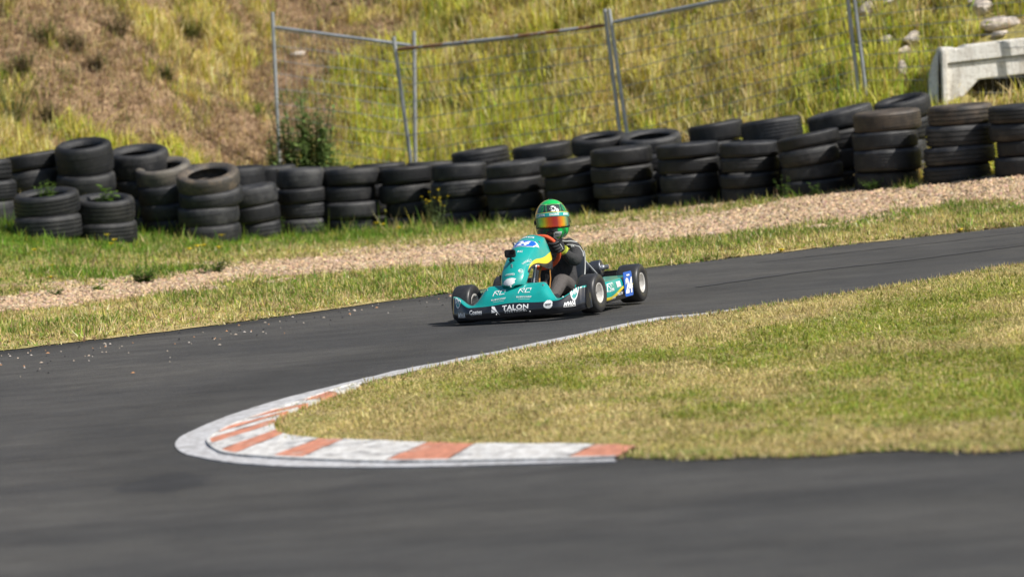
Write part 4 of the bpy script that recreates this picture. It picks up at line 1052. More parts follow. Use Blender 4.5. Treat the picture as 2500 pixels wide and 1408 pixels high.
# writing on the fairing (s = y to the driver's left, t up the profile)
for y_, r_ in ((-0.105, 0.0), (0.085, 0.0)):
    lay(fair, y_, 5.1, RCG, 0.045, m_white, nose, stretch=1.05)
    lay(fair, y_, 4.52, glyphs('RUBYCORP', 0.02), 0.013, m_white, nose, stretch=1.25)
    lay(fair, y_, 4.32, glyphs('CONSTRUCTION', 0.0, 0, 1.1), 0.005, m_white, nose, 'small_print', stretch=1.4)
lay(fair, 0.025, 3.35, glyphs('TALON', 0.025, 0, 1.05), 0.038, m_white, nose, stretch=1.12)
lay(fair, 0.025, 2.86, rrect(14.5, 1, 0.3), 0.0026, m_white, nose, 'underline', stretch=4.2)
lay(fair, 0.03, 2.62, glyphs('ELECTRICAL', 0.015, 0, 1.5), 0.013, m_white, nose, stretch=1.2)
TAL = (np.array([(-0.5, 0.5), (-0.1, 0.42), (0.62, -0.75), (-0.15, 0.0), (-0.5, 0.28), (-0.5, 0.12), (-0.15, -0.1), (0.1, -0.3), (-0.5, -0.35)]), [(0, 1, 2, 3, 4), (5, 6, 7, 8)], 1)
lay(fair, -0.125, 3.15, TAL, 0.055, m_white, nose, 'emblem')
lay(fair, 0.0 - 0.275, 3.05, glyphs('Coates', 0.02), 0.030, m_white, nose, stretch=0.85)
lay(fair, 0.0 - 0.27, 2.5, glyphs('Equipment for anything'), 0.008, m_white, nose, 'small_print')
for y_, t_ in ((-0.40, 2.55), (0.405, 3.0)):
    lay(fair, y_, t_, glyphs('MWA', 0.04, 0.35), 0.030, m_white, nose, stretch=0.95)
    lay(fair, y_, t_ - 0.42, rrect(12, 1, 0.3), 0.003, m_white, nose, 'underline', stretch=2.6)
saw = disc(40, None, 1); lay(fair, 0.265, 3.35, saw, 0.068, m_white, nose, 'emblem')
lay(fair, 0.265, 3.42, glyphs('SMITHS', 0.02), 0.011, m_black, nose, off=0.004); lay(fair, 0.265, 3.22, glyphs('SAWS', 0.02), 0.011, m_black, nose, off=0.004)
for y_, t_ in ((-0.435, 4.05), (0.435, 4.15)):
    lay(fair, y_, t_, disc(30, 0.86), 0.062, m_white, nose, 'emblem_ring', stretch=1.25, off=0.003)
    lay(fair, y_, t_, disc(30), 0.054, m_teal, nose, 'emblem', stretch=1.25, off=0.0024)
    lay(fair, y_, t_, glyphs('DK', 0.045, 0.2), 0.034, m_white, nose, off=0.0042)

# ---- steering fairing (upright number panel) ----------------------------
NK = [(0.835, 0.236, 0.034), (0.852, 0.258, 0.078), (0.832, 0.305, 0.102), (0.785, 0.362, 0.110), (0.705, 0.428, 0.115), (0.590, 0.500, 0.128), (0.460, 0.552, 0.140), (0.360, 0.576, 0.146), (0.300, 0.582, 0.138)]
def panel_c(t):
    t = min(max(t, 0), 7.9999); k = int(t); f = t - k
    g = lambda i: np.array(NK[min(max(i, 0), 8)])
    p0, p1, p2, p3 = g(k - 1), g(k), g(k + 1), g(k + 2)
    return 0.5 * (2 * p1 + (p2 - p0) * f + (2 * p0 - 5 * p1 + 4 * p2 - p3) * f * f + (3 * p1 - p0 - 3 * p2 + p3) * f ** 3)
def pan(s, t):
    """s -1.45..1.45 across (beyond 1 the sides wrap back), t 0..8 upwards"""
    c = panel_c(t); a = abs(s); w = c[2]
    wrap = max(a - 0.75, 0)
    yy = math.copysign(w * (a - 0.42 * wrap * wrap / 0.7 - (0.3 * wrap ** 2)), s)
    if s < 0: yy *= 1 - 0.26 * S(3.2, 6.0, t)
    drop = 0.05 * min(a, 1) ** 2 + (0.10 + 0.17 * S(3, 6, t)) * wrap
    # the sheet bends backwards and down along its own normal
    tx, tz = panel_c(min(t + 0.05, 8)) - panel_c(max(t - 0.05, 0)), 0
    d = np.array([tx[0], tx[1]]); d = d / np.linalg.norm(d); nrm = np.array([d[1], -d[0]])
    return (c[0] - nrm[0] * drop, -0.003 + yy, c[1] - nrm[1] * drop)
ss = np.linspace(-1.45, 1.45, 59); ts = np.linspace(0, 8, 65)
def smax(t): return 0.98 + 0.47 * S(3.9, 6.4, t)
def pan2(q, t): return pan(q * smax(t), t)
qs = np.linspace(-1, 1, 59)
V = [pan2(q, t_) for t_ in ts for q in qs]; F = grid_faces(65, 59)
me = mesh_py('steering_fairing', V, F)
nas = link('steering_fairing', me, m_teal, kart, smooth=True)
md = nas.modifiers.new('shell', 'SOLIDIFY'); md.thickness = 0.005; md.offset = -1
def side_band(name, mat, lo, hi, t0, t1, off, sgn):
    n = 40; V = []
    for i in range(n):
        t_ = t0 + (t1 - t0) * i / (n - 1)
        for k in range(5):
            q = (lo(t_) + (hi(t_) - lo(t_)) * k / 4) * sgn; e = 1e-3
            c0 = np.array(pan2(q, t_)); nv_ = np.cross(np.array(pan2(q + e, t_)) - c0, np.array(pan2(q, t_ + e)) - c0); nv_ /= max(np.linalg.norm(nv_), 1e-12)
            V.append(c0 + nv_ * off)
    return link(name, mesh_py(name, V, grid_faces(n, 5)), mat, nas, smooth=True)
for sg in (1, -1):
    side_band('yellow_stripe', m_yel, lambda t: 0.90 - 0.17 * S(3.4, 6.6, t), lambda t: 0.90 + 0.04 * S(3.3, 4.2, t) - 0.07 * S(4.6, 6.6, t), 3.3, 7.9, 0.0022, sg)
    side_band('black_edge', m_black, lambda t: 0.90 + 0.04 * S(3.3, 4.2, t) - 0.07 * S(4.6, 6.6, t) + 0.001, lambda t: 1.0, 3.3, 7.9, 0.0022, sg)
nas['label'] = 'teal upright steering fairing with yellow edge and blue number plate'
plate = (np.array([(-1.25, -0.35), (-1.05, 0.35), (-0.7, 0.5), (0.85, 0.5), (1.2, 0.22), (1.0, -0.32), (0.5, -0.5), (-0.7, -0.5)]), [tuple(range(8))], 1)
lay(pan, 0.08, 5.62, (plate[0] * 1.06, plate[1], 1), 0.098, m_white, nas, 'number_plate_border', off=0.002, stretch=0.82)
pl = lay(pan, 0.08, 5.62, plate, 0.094, m_blue, nas, 'number_plate', off=0.0032, stretch=0.82)
lay(pan, 0.07, 5.60, glyphs('24', 0.05, 0.25), 0.070, m_white, nas, off=0.0048, stretch=0.95)
lay(pan, 0.06, 6.62, glyphs('MWA', 0.045, 0.35), 0.026, m_white, nas, stretch=1.2)
lay(pan, 0.16, 4.75, glyphs('RC', 0.02), 0.022, m_white, nas, rot=0.1)
lay(pan, 0.70, 4.05, glyphs('CARDILLY', 0.0), 0.015, m_white, nas, rot=R(62)); lay(pan, 0.84, 4.0, glyphs('CONSTRUCTIONS'), 0.006, m_white, nas, 'small_print', rot=R(62))
lay(pan, 0.55, 3.0, disc(26, 0.84), 0.034, m_white, nas, 'emblem_ring'); lay(pan, 0.55, 3.0, glyphs('RC', 0.02), 0.014, m_white, nas)
lay(pan, -0.1, 2.55, rrect(4.4, 1, 0.3), 0.016, m_white, nas, 'badge'); lay(pan, -0.1, 2.55, rrect(4.1, 0.72, 0.25), 0.016, m_teal, nas, 'badge', off=0.0032); lay(pan, -0.1, 2.55, glyphs('COURTNEY', 0.02), 0.009, m_white, nas, off=0.0044, stretch=0.9)
oval = (np.array([(-0.75, -0.05), (-0.6, 0.25), (-0.2, 0.45), (0.3, 0.5), (0.75, 0.42), (0.62, 0.15), (0.72, -0.05), (0.45, -0.3), (0.15, -0.5), (-0.2, -0.42), (-0.5, -0.3)]), [tuple(range(11))], 1)
lay(pan, -0.12, 1.55, oval, 0.062, m_white, nas, 'badge')

# ---- side pods -----------------------------------------------------------
def pod(sgn):
    K = lambda u: [(0.33, 0.05), (0.49, 0.045), (0.53, 0.065), (0.545, 0.105), (0.545, 0.150), (0.535, 0.185), (0.505, 0.198), (0.34, 0.200)]
    def P(s, t):
        """s from the front (0) to the rear (0.54 m), t along the section"""
        t = min(max(t, 0), 6.9999); k = int(t); f = t - k; Q = K(s)
        g = lambda i: np.array(Q[min(max(i, 0), 7)])
        p0, p1, p2, p3 = g(k - 1), g(k), g(k + 1), g(k + 2)
        q = 0.5 * (2 * p1 + (p2 - p0) * f + (2 * p0 - 5 * p1 + 4 * p2 - p3) * f * f + (3 * p1 - p0 - 3 * p2 + p3) * f ** 3)
        e_ = 0.03 * (1 - S(0, 0.1, s)) ; zz = q[1] * (1 + 0.05 * s / 0.54) 
        return (0.35 - s, sgn * (q[0] - e_), zz)
    us = np.linspace(0, 0.62, 30); ts = np.linspace(0, 7, 43)
    V = [P(u_, t_) for t_ in ts for u_ in us]; F = grid_faces(43, 30)
    F += [tuple(k * 30 for k in range(43)), tuple(k * 30 + 29 for k in range(43))[::-1]]
    me = mesh_py('side_pod', V, F); o = link('side_pod', me, m_teal, kart, smooth=True)
    edge = lambda q: 2.55 + 1.25 * S(0.05, 0.42, q)
    def band(name, mat, lo, hi):
        n = 40; W = []
        for i in range(n):
            q = 0.003 + 0.614 * i / (n - 1)
            for k in range(9):
                t_ = lo(q) + (hi(q) - lo(q)) * k / 8; x_ = np.array(P(q, t_)); W.append(x_ + np.array([0, sgn, -0.4 if t_ < 2.2 else 0]) * 0.0022)
        link(name, mesh_py(name, W, grid_faces(n, 9)), mat, o, smooth=True)
    band('yellow_stripe', m_yel, lambda q: edge(q) - 0.6 * (1 - 0.6 * S(0.2, 0.5, q)), edge); band('black_lower', m_black, lambda q: 0.6, lambda q: edge(q) - 0.6 * (1 - 0.6 * S(0.2, 0.5, q)) - 0.004)
    return o, P
podL, PL_ = pod(1); podR, PR_ = pod(-1)
podL['label'] = 'left side pod with a blue 24 plate at its rear end'
lay(PL_, 0.105, 4.25, RCG, 0.050, m_white, podL, stretch=1.15); lay(PL_, 0.105, 3.55, glyphs('RUBYCORP', 0.02), 0.012, m_white, podL, stretch=1.5)
lay(PL_, 0.285, 4.3, rrect(1.7, 1, 0.1), 0.042, flat('grey_label', (0.6, 0.62, 0.62), 0.5), podL, 'label_patch', stretch=1.4)
lay(PL_, 0.17, 2.25, glyphs('MWA', 0.04, 0.35), 0.018, m_white, podL, stretch=1.4); lay(PL_, 0.30, 2.75, glyphs('TALON', 0.025), 0.022, m_white, podL, stretch=1.4)
# tall blue number plate bolted on the rear end of the left pod
def npl(s, t): return (-0.135 - s, 0.556 - 0.02 * (t - 0.12) ** 2 - 0.05 * s * 0, t)
pm = lay(npl, 0.0, 0.152, rrect(1.12, 1, 0.12), 0.176, m_blue, kart, 'number_plate', off=0.0)
md = pm.modifiers.new('t', 'SOLIDIFY'); md.thickness = 0.003
lay(npl, 0.0, 0.142, glyphs('24', 0.06, 0.15), 0.112, m_white, pm, off=0.003, stretch=1.15); lay(npl, 0.0, 0.215, rrect(6, 1, 0.3), 0.012, m_white, pm, 'sponsor_strip', off=0.003, stretch=1.0)

# ---- wheels --------------------------------------------------------------
def wheel(f, l, Rr, w, steer=0.0, side=1):
    """rim disc and hub as the part, tyre and rim lip as its sub-parts; axle along Y"""
    hw = w / 2; r = 0.0665
    m = MB()
    m.lathe([(0.001, 0.018), (0.022, 0.020), (0.024, 0.006), (0.046, 0.0), (0.054, 0.012), (r - 0.004, hw * 0.9), (r - 0.006, hw * 0.9), (0.050, 0.008), (0.044, -0.006), (0.02, -0.006), (0.001, -0.006)], 32, 'Y')
    m.lathe([(r - 0.005, hw * 0.9), (r - 0.010, -hw * 0.2), (r - 0.008, -hw * 0.9), (r - 0.003, -hw * 0.9), (r - 0.003, hw * 0.9)], 32, 'Y', closed=True)
    for k in range(3):
        a = k * 2.094 + 0.4; m.tube([(0.031 * math.cos(a), 0.004, 0.031 * math.sin(a)), (0.031 * math.cos(a), 0.018, 0.031 * math.sin(a))], 0.006, 6)
    o = m.build('wheel', m_alu, kart, sharp=30); o.location = (f, l, Rr - 0.003); o.rotation_euler = (0, 0, steer if side > 0 else steer + math.pi)
    p = []
    for (q, hgt) in ((r - 0.002, -hw * 0.88), (r + 0.006, -hw * 0.93), (r + 0.02, -hw * 1.04), (Rr - 0.034, -hw * 1.07), (Rr - 0.014, -hw * 1.02), (Rr - 0.004, -hw * 0.90), (Rr, -hw * 0.66), (Rr + 0.001, 0)): p.append((q, hgt))
    p = p + [(a, -b) for a, b in p[-2::-1]]
    tb = MB(); tb.lathe(p, 48, 'Y'); ty = tb.build('tyre', m_slick, o, sharp=60)
    lp = MB(); lp.lathe([(r - 0.006, hw * 0.86), (r - 0.002, hw * 0.94), (r + 0.005, hw * 0.96), (r + 0.006, hw * 0.90), (r - 0.002, hw * 0.86)], 40, 'Y', closed=True)
    lp.lathe([(r - 0.006, -hw * 0.86), (r - 0.002, -hw * 0.94), (r + 0.005, -hw * 0.96), (r + 0.006, -hw * 0.90), (r - 0.002, -hw * 0.86)], 40, 'Y', closed=True)
    lp.build('rim', m_alu, o)
    nt = MB(); nt.tube([(0, 0.012, 0), (0, 0.04, 0)], [0.011, 0.009], 8); nt.build('hub_nut', m_gun, o)
    return o
WB_ = 0.48
wheel(WB_, 0.468, 0.139, 0.135, R(-4), 1); wheel(WB_, -0.468, 0.139, 0.135, R(-4), -1)
wheel(-WB_, 0.475, 0.139, 0.160, 0, 1); wheel(-WB_, -0.475, 0.139, 0.160, 0, -1)

# ---- chassis, axle, bumpers ----------------------------------------------
m_frame = flat('silver_painted_tube', (0.42, 0.43, 0.45), 0.35, 0.6)
m = MB()
for s in (1, -1):
    m.tube([(0.66, s * 0.10, 0.07), (0.6, s * 0.2, 0.065), (0.45, s * 0.30, 0.06), (0.25, s * 0.32, 0.055), (-0.1, s * 0.30, 0.055), (-0.42, s * 0.29, 0.06), (-0.60, s * 0.27, 0.065)], 0.0145, 10)
    m.tube([(0.50, s * 0.30, 0.06), (0.48, s * 0.36, 0.10), (0.48, s * 0.40, 0.13)], 0.013, 8)
    m.tube([(0.26, s * 0.32, 0.06), (0.24, s * 0.45, 0.075), (0.1, s * 0.5, 0.08), (-0.2, s * 0.5, 0.08), (-0.26, s * 0.32, 0.065)], 0.010, 8)
for f_ in (0.6, 0.3, -0.2, -0.58): m.tube([(f_, -0.3 if f_ < 0.5 else -0.2, 0.06), (f_, 0.3 if f_ < 0.5 else 0.2, 0.06)], 0.0145, 10)
m.build('chassis_frame', m_frame, kart)
MB().box((0.38, 0, 0.048), (0.44, 0.46, 0.004)).build('floor_tray', m_alu, kart)
MB().tube([(-WB_, -0.44, 0.136), (-WB_, 0.44, 0.136)], 0.0205, 14).build('rear_axle', m_steel, kart)
MB().lathe([(0.02, -0.004), (0.085, -0.004), (0.085, 0.004), (0.02, 0.004)], 30, 'Y', (-WB_, -0.12, 0.136), closed=True).build('sprocket', m_gun, kart)
MB().lathe([(0.03, -0.005), (0.09, -0.005), (0.09, 0.005), (0.03, 0.005)], 30, 'Y', (-WB_, 0.16, 0.136), closed=True).build('brake_disc', m_steel, kart)
m = MB(); m.box((-0.735, 0, 0.16), (0.07, 1.02, 0.14), bev=0.02); m.build('rear_bumper', m_plast, kart)
m = MB()
for s in (1, -1): m.tube([(-0.58, s * 0.2, 0.07), (-0.71, s * 0.2, 0.15)], 0.013, 8)
m.build('bumper_bracket', m_frame, kart)
m = MB()
for s in (1, -1): m.tube([(0.66, s * 0.1, 0.07), (0.80, s * 0.16, 0.08), (0.80, s * 0.28, 0.09)], 0.010, 8)
m.tube([(0.80, -0.16, 0.08), (0.80, 0.16, 0.08)], 0.010, 8); m.build('front_bumper_bar', m_frame, kart)
# steering column, tie rods, fairing bracket, pedals, tank
MB().tube([(0.50, 0, 0.10), (0.34, 0, 0.27), (0.16, 0, 0.445)], 0.010, 10).build('steering_column', m_steel, kart)
m = MB()
for s in (1, -1): m.tube([(0.47, s * 0.03, 0.10), (0.44, s * 0.36, 0.125)], 0.007, 8)
m.build('tie_rod', m_steel, kart)
m = MB(); m.tube([(0.60, 0.05, 0.07), (0.44, 0.05, 0.32), (0.47, 0.03, 0.52)], 0.007, 8); m.tube([(0.60, -0.07, 0.07), (0.44, -0.07, 0.32), (0.47, -0.05, 0.52)], 0.007, 8); m.build('fairing_bracket', m_steel, kart)
MB().tube([(0.38, 0.075, 0.50), (0.36, 0.09, 0.40), (0.40, 0.07, 0.30), (0.42, 0.06, 0.18)], 0.0075, 8).build('hose', m_copper, kart)
MB().tube([(0.34, 0.06, 0.46), (0.30, 0.12, 0.38), (0.34, 0.13, 0.26), (0.40, 0.12, 0.12)], 0.004, 6).build('cable', m_copper, kart)
MB().box((0.36, 0.0, 0.42), (0.05, 0.13, 0.075), rot=(0, R(-35), 0), bev=0.012).build('fairing_underbox', flat('aged_tan_plastic', (0.30, 0.22, 0.13), 0.5), kart)
MB().box((0.28, 0, 0.145), (0.22, 0.16, 0.17), bev=0.03).build('fuel_tank', m_tank, kart)
for s in (1, -1):
    m = MB(); m.tube([(0.62, s * 0.17, 0.07), (0.615, s * 0.17, 0.16), (0.60, s * 0.17, 0.215), (0.60, s * 0.11, 0.22)], 0.006, 8); m.build('pedal', m_steel, kart)
MB().box((0.50, 0.20, 0.13), (0.09, 0.05, 0.05), bev=0.008).build('brake_cylinder', m_gun, kart)
# steering wheel: flat topped grip ring with spokes, orange
sw = empty('steering_wheel_pivot')
bpy.data.objects.remove(sw)
SWC = Vector((0.150, 0.0, 0.452)); ax = Vector((-0.88, 0, 0.47)).normalized()   # faces the driver and up
su_ = Vector((0, 1, 0)); sv_ = ax.cross(su_).normalized(); sv_ = -sv_ if sv_.z < 0 else sv_
ring = []
for k in range(40):
    a = 2 * math.pi * k / 40; rx, ry = 0.150 * math.cos(a), 0.140 * math.sin(a)
    if ry > 0.118: ry = 0.118 + (ry - 0.118) * 0.25
    ring.append(SWC + su_ * rx + sv_ * ry)
stw = MB().tube(ring, 0.0155, 10, closed=True).build('steering_wheel', m_orange, kart)
m = MB()
for a in (90, 200, 340): m.tube([SWC, SWC + su_ * 0.14 * math.cos(R(a)) + sv_ * (0.12 if a == 90 else 0.13) * math.sin(R(a))], 0.008, 6)
m.lathe([(0.001, 0.008), (0.03, 0.008), (0.03, -0.008), (0.001, -0.008)], 16, 'Z', SWC, mat=Vector((0, 0, 1)).rotation_difference(ax).to_matrix()); m.build('spoke', m_gun, stw)
# seat
SK = [(0.05, 0.085, 0.16), (-0.06, 0.062, 0.18), (-0.20, 0.055, 0.20), (-0.30, 0.09, 0.21), (-0.355, 0.18, 0.205), (-0.395, 0.28, 0.20), (-0.43, 0.37, 0.18), (-0.45, 0.41, 0.14)]
C_ = catmull(SK, 30); V = []
dC = np.gradient(C_[:, :2], axis=0); dC /= np.linalg.norm(dC, axis=1)[:, None]
for i in range(30):
    nx_, nz_ = -dC[i, 1] * -1, dC[i, 0] * -1           # towards the driver
    hgt = 0.13 * math.sin(math.pi * min(1, (i + 2) / 30)) ** 0.7
    for s in np.linspace(-1, 1, 25):
        k = abs(s) ** 4 * hgt; y_ = C_[i, 2] * (math.copysign(min(abs(s), 1) ** 0.8, s)) * (1 - 0.06 * abs(s) ** 6)
        V.append((C_[i, 0] + nx_ * k, y_, C_[i, 1] + nz_ * k))
seat = link('seat', mesh_py('seat', V, grid_faces(30, 25)), m_fibre, kart, smooth=True)
md = seat.modifiers.new('t', 'SOLIDIFY'); md.thickness = 0.007
m = MB(); m.tube([(-0.34, 0.185, 0.33), (-0.44, 0.25, 0.2), (-0.46, 0.28, 0.10)], 0.008, 8); m.tube([(-0.34, -0.185, 0.33), (-0.44, -0.25, 0.2), (-0.46, -0.28, 0.10)], 0.008, 8); m.build('seat_stay', m_steel, kart)
# muffler across the back
MA, MBv = Vector((-0.60, -0.05, 0.240)), Vector((-0.62, 0.215, 0.262))
d_ = (MBv - MA); Lm = d_.length; rot = Vector((0, 0, 1)).rotation_difference(d_).to_matrix()
m = MB(); m.lathe([(0.001, 0), (0.046, 0.0), (0.053, 0.008), (0.053, Lm * 0.72), (0.0535, Lm * 0.72)], 28, 'Z', MA, mat=rot)
mf = m.build('muffler', m_gun, kart, sharp=30)
m = MB(); m.lathe([(0.0536, Lm * 0.72), (0.060, Lm * 0.73), (0.060, Lm * 0.98), (0.055, Lm), (0.02, Lm), (0.001, Lm)], 28, 'Z', MA, mat=rot); m.build('end_cap', m_gun, mf, sharp=30)
m = MB(); m.lathe([(0.024, Lm), (0.022, Lm + 0.012), (0.017, Lm + 0.02), (0.0165, Lm + 0.050), (0.012, Lm + 0.050), (0.012, Lm)], 18, 'Z', MA, mat=rot); m.build('outlet', m_steel, mf, sharp=30)
m = MB(); m.lathe([(0.0535, Lm * 0.38), (0.057, Lm * 0.38), (0.057, Lm * 0.45), (0.0535, Lm * 0.45)], 28, 'Z', MA, mat=rot, closed=True)
pc = MA.lerp(MBv, 0.42); m.tube([pc + Vector((0, 0, 0.04)), pc + Vector((0.01, 0, 0.068))], 0.006, 6); m.tube([pc + Vector((0.03, 0, -0.03)), pc + Vector((0.05, 0.0, -0.12))], 0.007, 6); m.build('clamp', m_steel, mf)
MB().tube([MA + Vector((0, 0.01, 0)), (-0.6, -0.10, 0.26), (-0.56, -0.2, 0.24), (-0.44, -0.27, 0.22), (-0.3, -0.29, 0.22)], 0.022, 12).build('exhaust_pipe', m_gun, kart)
# engine on the driver's right
m = MB(); m.box((-0.27, -0.31, 0.14), (0.17, 0.12, 0.11), bev=0.015)
for k in range(8): m.box((-0.25, -0.31, 0.205 + k * 0.014), (0.15, 0.13, 0.006))
m.box((-0.25, -0.31, 0.26), (0.085, 0.085, 0.12)); eng = m.build('engine', m_gun, kart)
MB().tube([(-0.25, -0.31, 0.32), (-0.25, -0.31, 0.37)], [0.018, 0.012], 8).build('spark_plug', m_white, eng)
MB().box((-0.12, -0.33, 0.27), (0.2, 0.1, 0.1), bev=0.02).build('air_box', m_plast, kart)

# ---- action camera clamped on the steering fairing ------------------------
q0 = np.array(pan(-0.10, 3.95)); 
ac = empty('action_camera', (0, 0, 0)); 
kM = kart.matrix_basis.copy()
kM = Matrix.Translation(kart.location) @ Matrix.Rotation(KROT, 4, 'Z')
cpos = Vector(q0) + Vector((0.045, -0.012, 0.055))
ac.location = kM @ cpos; ac.rotation_euler = (0, R(3), KROT + R(6))
tag(ac, 'small black action camera mounted on the kart front panel', 'camera')
MB().box((0, 0, 0), (0.036, 0.078, 0.056), bev=0.007).build('body', m_plast, ac)
MB().box((0.022, 0.021, 0.012), (0.012, 0.028, 0.028), bev=0.004).build('lens_housing', flat('gloss_black', (0.008, 0.008, 0.009), 0.12), ac)
MB().box((0.0185, -0.012, -0.004), (0.003, 0.03, 0.034), bev=0.002).build('front_screen', flat('dark_glass', (0.03, 0.03, 0.035), 0.1), ac)
m = MB(); m.tube([(0, 0, -0.026), (-0.012, 0, -0.045), (-0.045, 0, -0.062)], 0.008, 8); m.tube([(-0.012, -0.018, -0.044), (-0.012, 0.018, -0.044)], 0.005, 8); m.box((-0.046, 0.0, -0.062), (0.03, 0.04, 0.012), rot=(0, R(-50), 0), bev=0.004); m.build('mount', m_plast, ac)

# ---- screws that hold the bodywork
scr = MB().lathe([(0.001, 0.004), (0.006, 0.003), (0.0075, 0.0), (0.0075, -0.002)], 10).build('screw', m_steel, nas)
def screw(Pf, s_, t_, parent, first=[True]):
    e = 1e-3; c0 = np.array(Pf(s_, t_)); nv_ = np.cross(np.array(Pf(s_ + e, t_)) - c0, np.array(Pf(s_, t_ + e)) - c0); nv_ /= np.linalg.norm(nv_)
    o = scr if first[0] else scr.copy()
    if not first[0]: COL.objects.link(o)
    first[0] = False; o.parent = parent; o.location = Vector(c0 + nv_ * 0.002); o.rotation_mode = 'QUATERNION'; o.rotation_quaternion = Vector((0, 0, 1)).rotation_difference(Vector(nv_))
for s_, t_ in ((-0.1, 3.55), (-0.05, 3.35), (0.0, 0.75), (0.75, 6.2), (-0.75, 6.2)): screw(pan, s_, t_, nas)
for y_, t_ in ((-0.12, 2.2), (0.13, 2.2), (0.21, 5.6), (-0.21, 5.6), (0.36, 4.6)): screw(fair, y_, t_, nose)
# ================================================================== driver
drv = empty('person', kart.location, (R(1.5), 0, KROT))
tag(drv, 'kart driver in black race suit and green helmet, hands on the orange wheel', 'person')
t = NT('race_suit'); v = t.coord('Object'); n1 = t.noise(v, 9, 5, 0.7); n2 = t.noise(v, 60, 4, 0.7); wr = t.noise(t.coord('Object', (1.2, 3.2, 2)), 9, 3, 0.5)
c = t.ramp(n2, [(0.3, (0.018, 0.018, 0.020)), (0.7, (0.034, 0.034, 0.036))])
c = t.mix(c, (0.085, 0.075, 0.070), t.attr('Dust'))
t.base(c); t.set(Roughness=0.85); t.bump(wr, 0.6, 0.025); m_suit = t.m
def skin_body(name, J, E, mat, parent, sub=2, root=0):
    me = bpy.data.meshes.new(name); me.from_pydata([j[0] for j in J], E, []); me.update()
    o = bpy.data.objects.new(name, me); COL.objects.link(o)
    sk = o.modifiers.new('skin', 'SKIN'); sk.use_smooth_shade = True
    for i, j in enumerate(J):
        r_ = j[1]; me.skin_vertices[0].data[i].radius = r_ if isinstance(r_, tuple) else (r_, r_); me.skin_vertices[0].data[i].use_root = (i == root)
    sb = o.modifiers.new('sub', 'SUBSURF'); sb.levels = sub; sb.render_levels = sub
    bpy.context.view_layer.update()
    nm = bpy.data.meshes.new_from_object(o.evaluated_get(bpy.context.evaluated_depsgraph_get()))
    bpy.data.objects.remove(o); nm.name = name
    oo = link(name, nm, mat, parent); nm.shade_smooth(); return oo
HL = SWC + su_ * 0.128 + sv_ * 0.035; HR = SWC - su_ * 0.128 + sv_ * 0.035
J = [((-0.235, 0.0, 0.165), (0.115, 0.105)), ((-0.275, -0.005, 0.29), (0.12, 0.095)), ((-0.255, -0.015, 0.40), (0.13, 0.095)), ((-0.215, -0.01, 0.485), (0.085, 0.07)), ((-0.185, 0.0, 0.545), (0.055, 0.055)),
     ((-0.235, 0.105, 0.455), (0.072, 0.07)), ((-0.19, 0.172, 0.42), (0.064, 0.062)), ((-0.09, 0.190, 0.355), (0.054, 0.054)), ((-0.01, 0.185, 0.370), (0.048, 0.048)), (tuple(HL + Vector((-0.075, 0.022, -0.032))), (0.031, 0.031)),
     ((-0.235, -0.135, 0.45), (0.072, 0.07)), ((-0.19, -0.20, 0.41), (0.064, 0.062)), ((-0.09, -0.225, 0.345), (0.054, 0.054)), ((-0.01, -0.215, 0.36), (0.048, 0.048)), (tuple(HR + Vector((-0.075, -0.022, -0.032))), (0.031, 0.031)),
     ((-0.17, 0.095, 0.145), (0.078, 0.072)), ((0.03, 0.140, 0.19), (0.072, 0.068)), ((0.20, 0.160, 0.235), (0.060, 0.058)), ((0.36, 0.165, 0.165), (0.052, 0.05)), ((0.52, 0.160, 0.105), (0.038, 0.038)),
     ((-0.17, -0.095, 0.145), (0.078, 0.072)), ((0.03, -0.140, 0.19), (0.072, 0.068)), ((0.20, -0.160, 0.235), (0.060, 0.058)), ((0.36, -0.165, 0.165), (0.052, 0.05)), ((0.52, -0.160, 0.105), (0.038, 0.038))]
E = [(0, 1), (1, 2), (2, 3), (3, 4), (2, 5), (5, 6), (6, 7), (7, 8), (8, 9), (2, 10), (10, 11), (11, 12), (12, 13), (13, 14), (0, 15), (15, 16), (16, 17), (17, 18), (18, 19), (0, 20), (20, 21), (21, 22), (22, 23), (23, 24)]
body = skin_body('suit', J, E, m_suit, drv)
me = body.data; a = me.attributes.new('Dust', 'FLOAT_COLOR', 'POINT')
co = np.zeros(len(me.vertices) * 3, np.float32); me.vertices.foreach_get('co', co); co = co.reshape(-1, 3)
du = sstep(-0.12, 0.06, co[:, 0]) * sstep(0.34, 0.26, co[:, 2]) * 0.85 + 0.06
a.data.foreach_set('color', np.repeat(du[:, None], 4, 1).astype(np.float32).ravel())
# boots
m_boot = flat('race_boot', (0.05, 0.045, 0.042), 0.6)
for s in (1, -1): skin_body('boot', [((0.50, s * 0.160, 0.11), (0.040, 0.040)), ((0.545, s * 0.160, 0.09), (0.036, 0.04)), ((0.575, s * 0.163, 0.15), (0.026, 0.036)), ((0.585, s * 0.165, 0.21), (0.020, 0.034))], [(0, 1), (1, 2), (2, 3)], m_boot, drv)
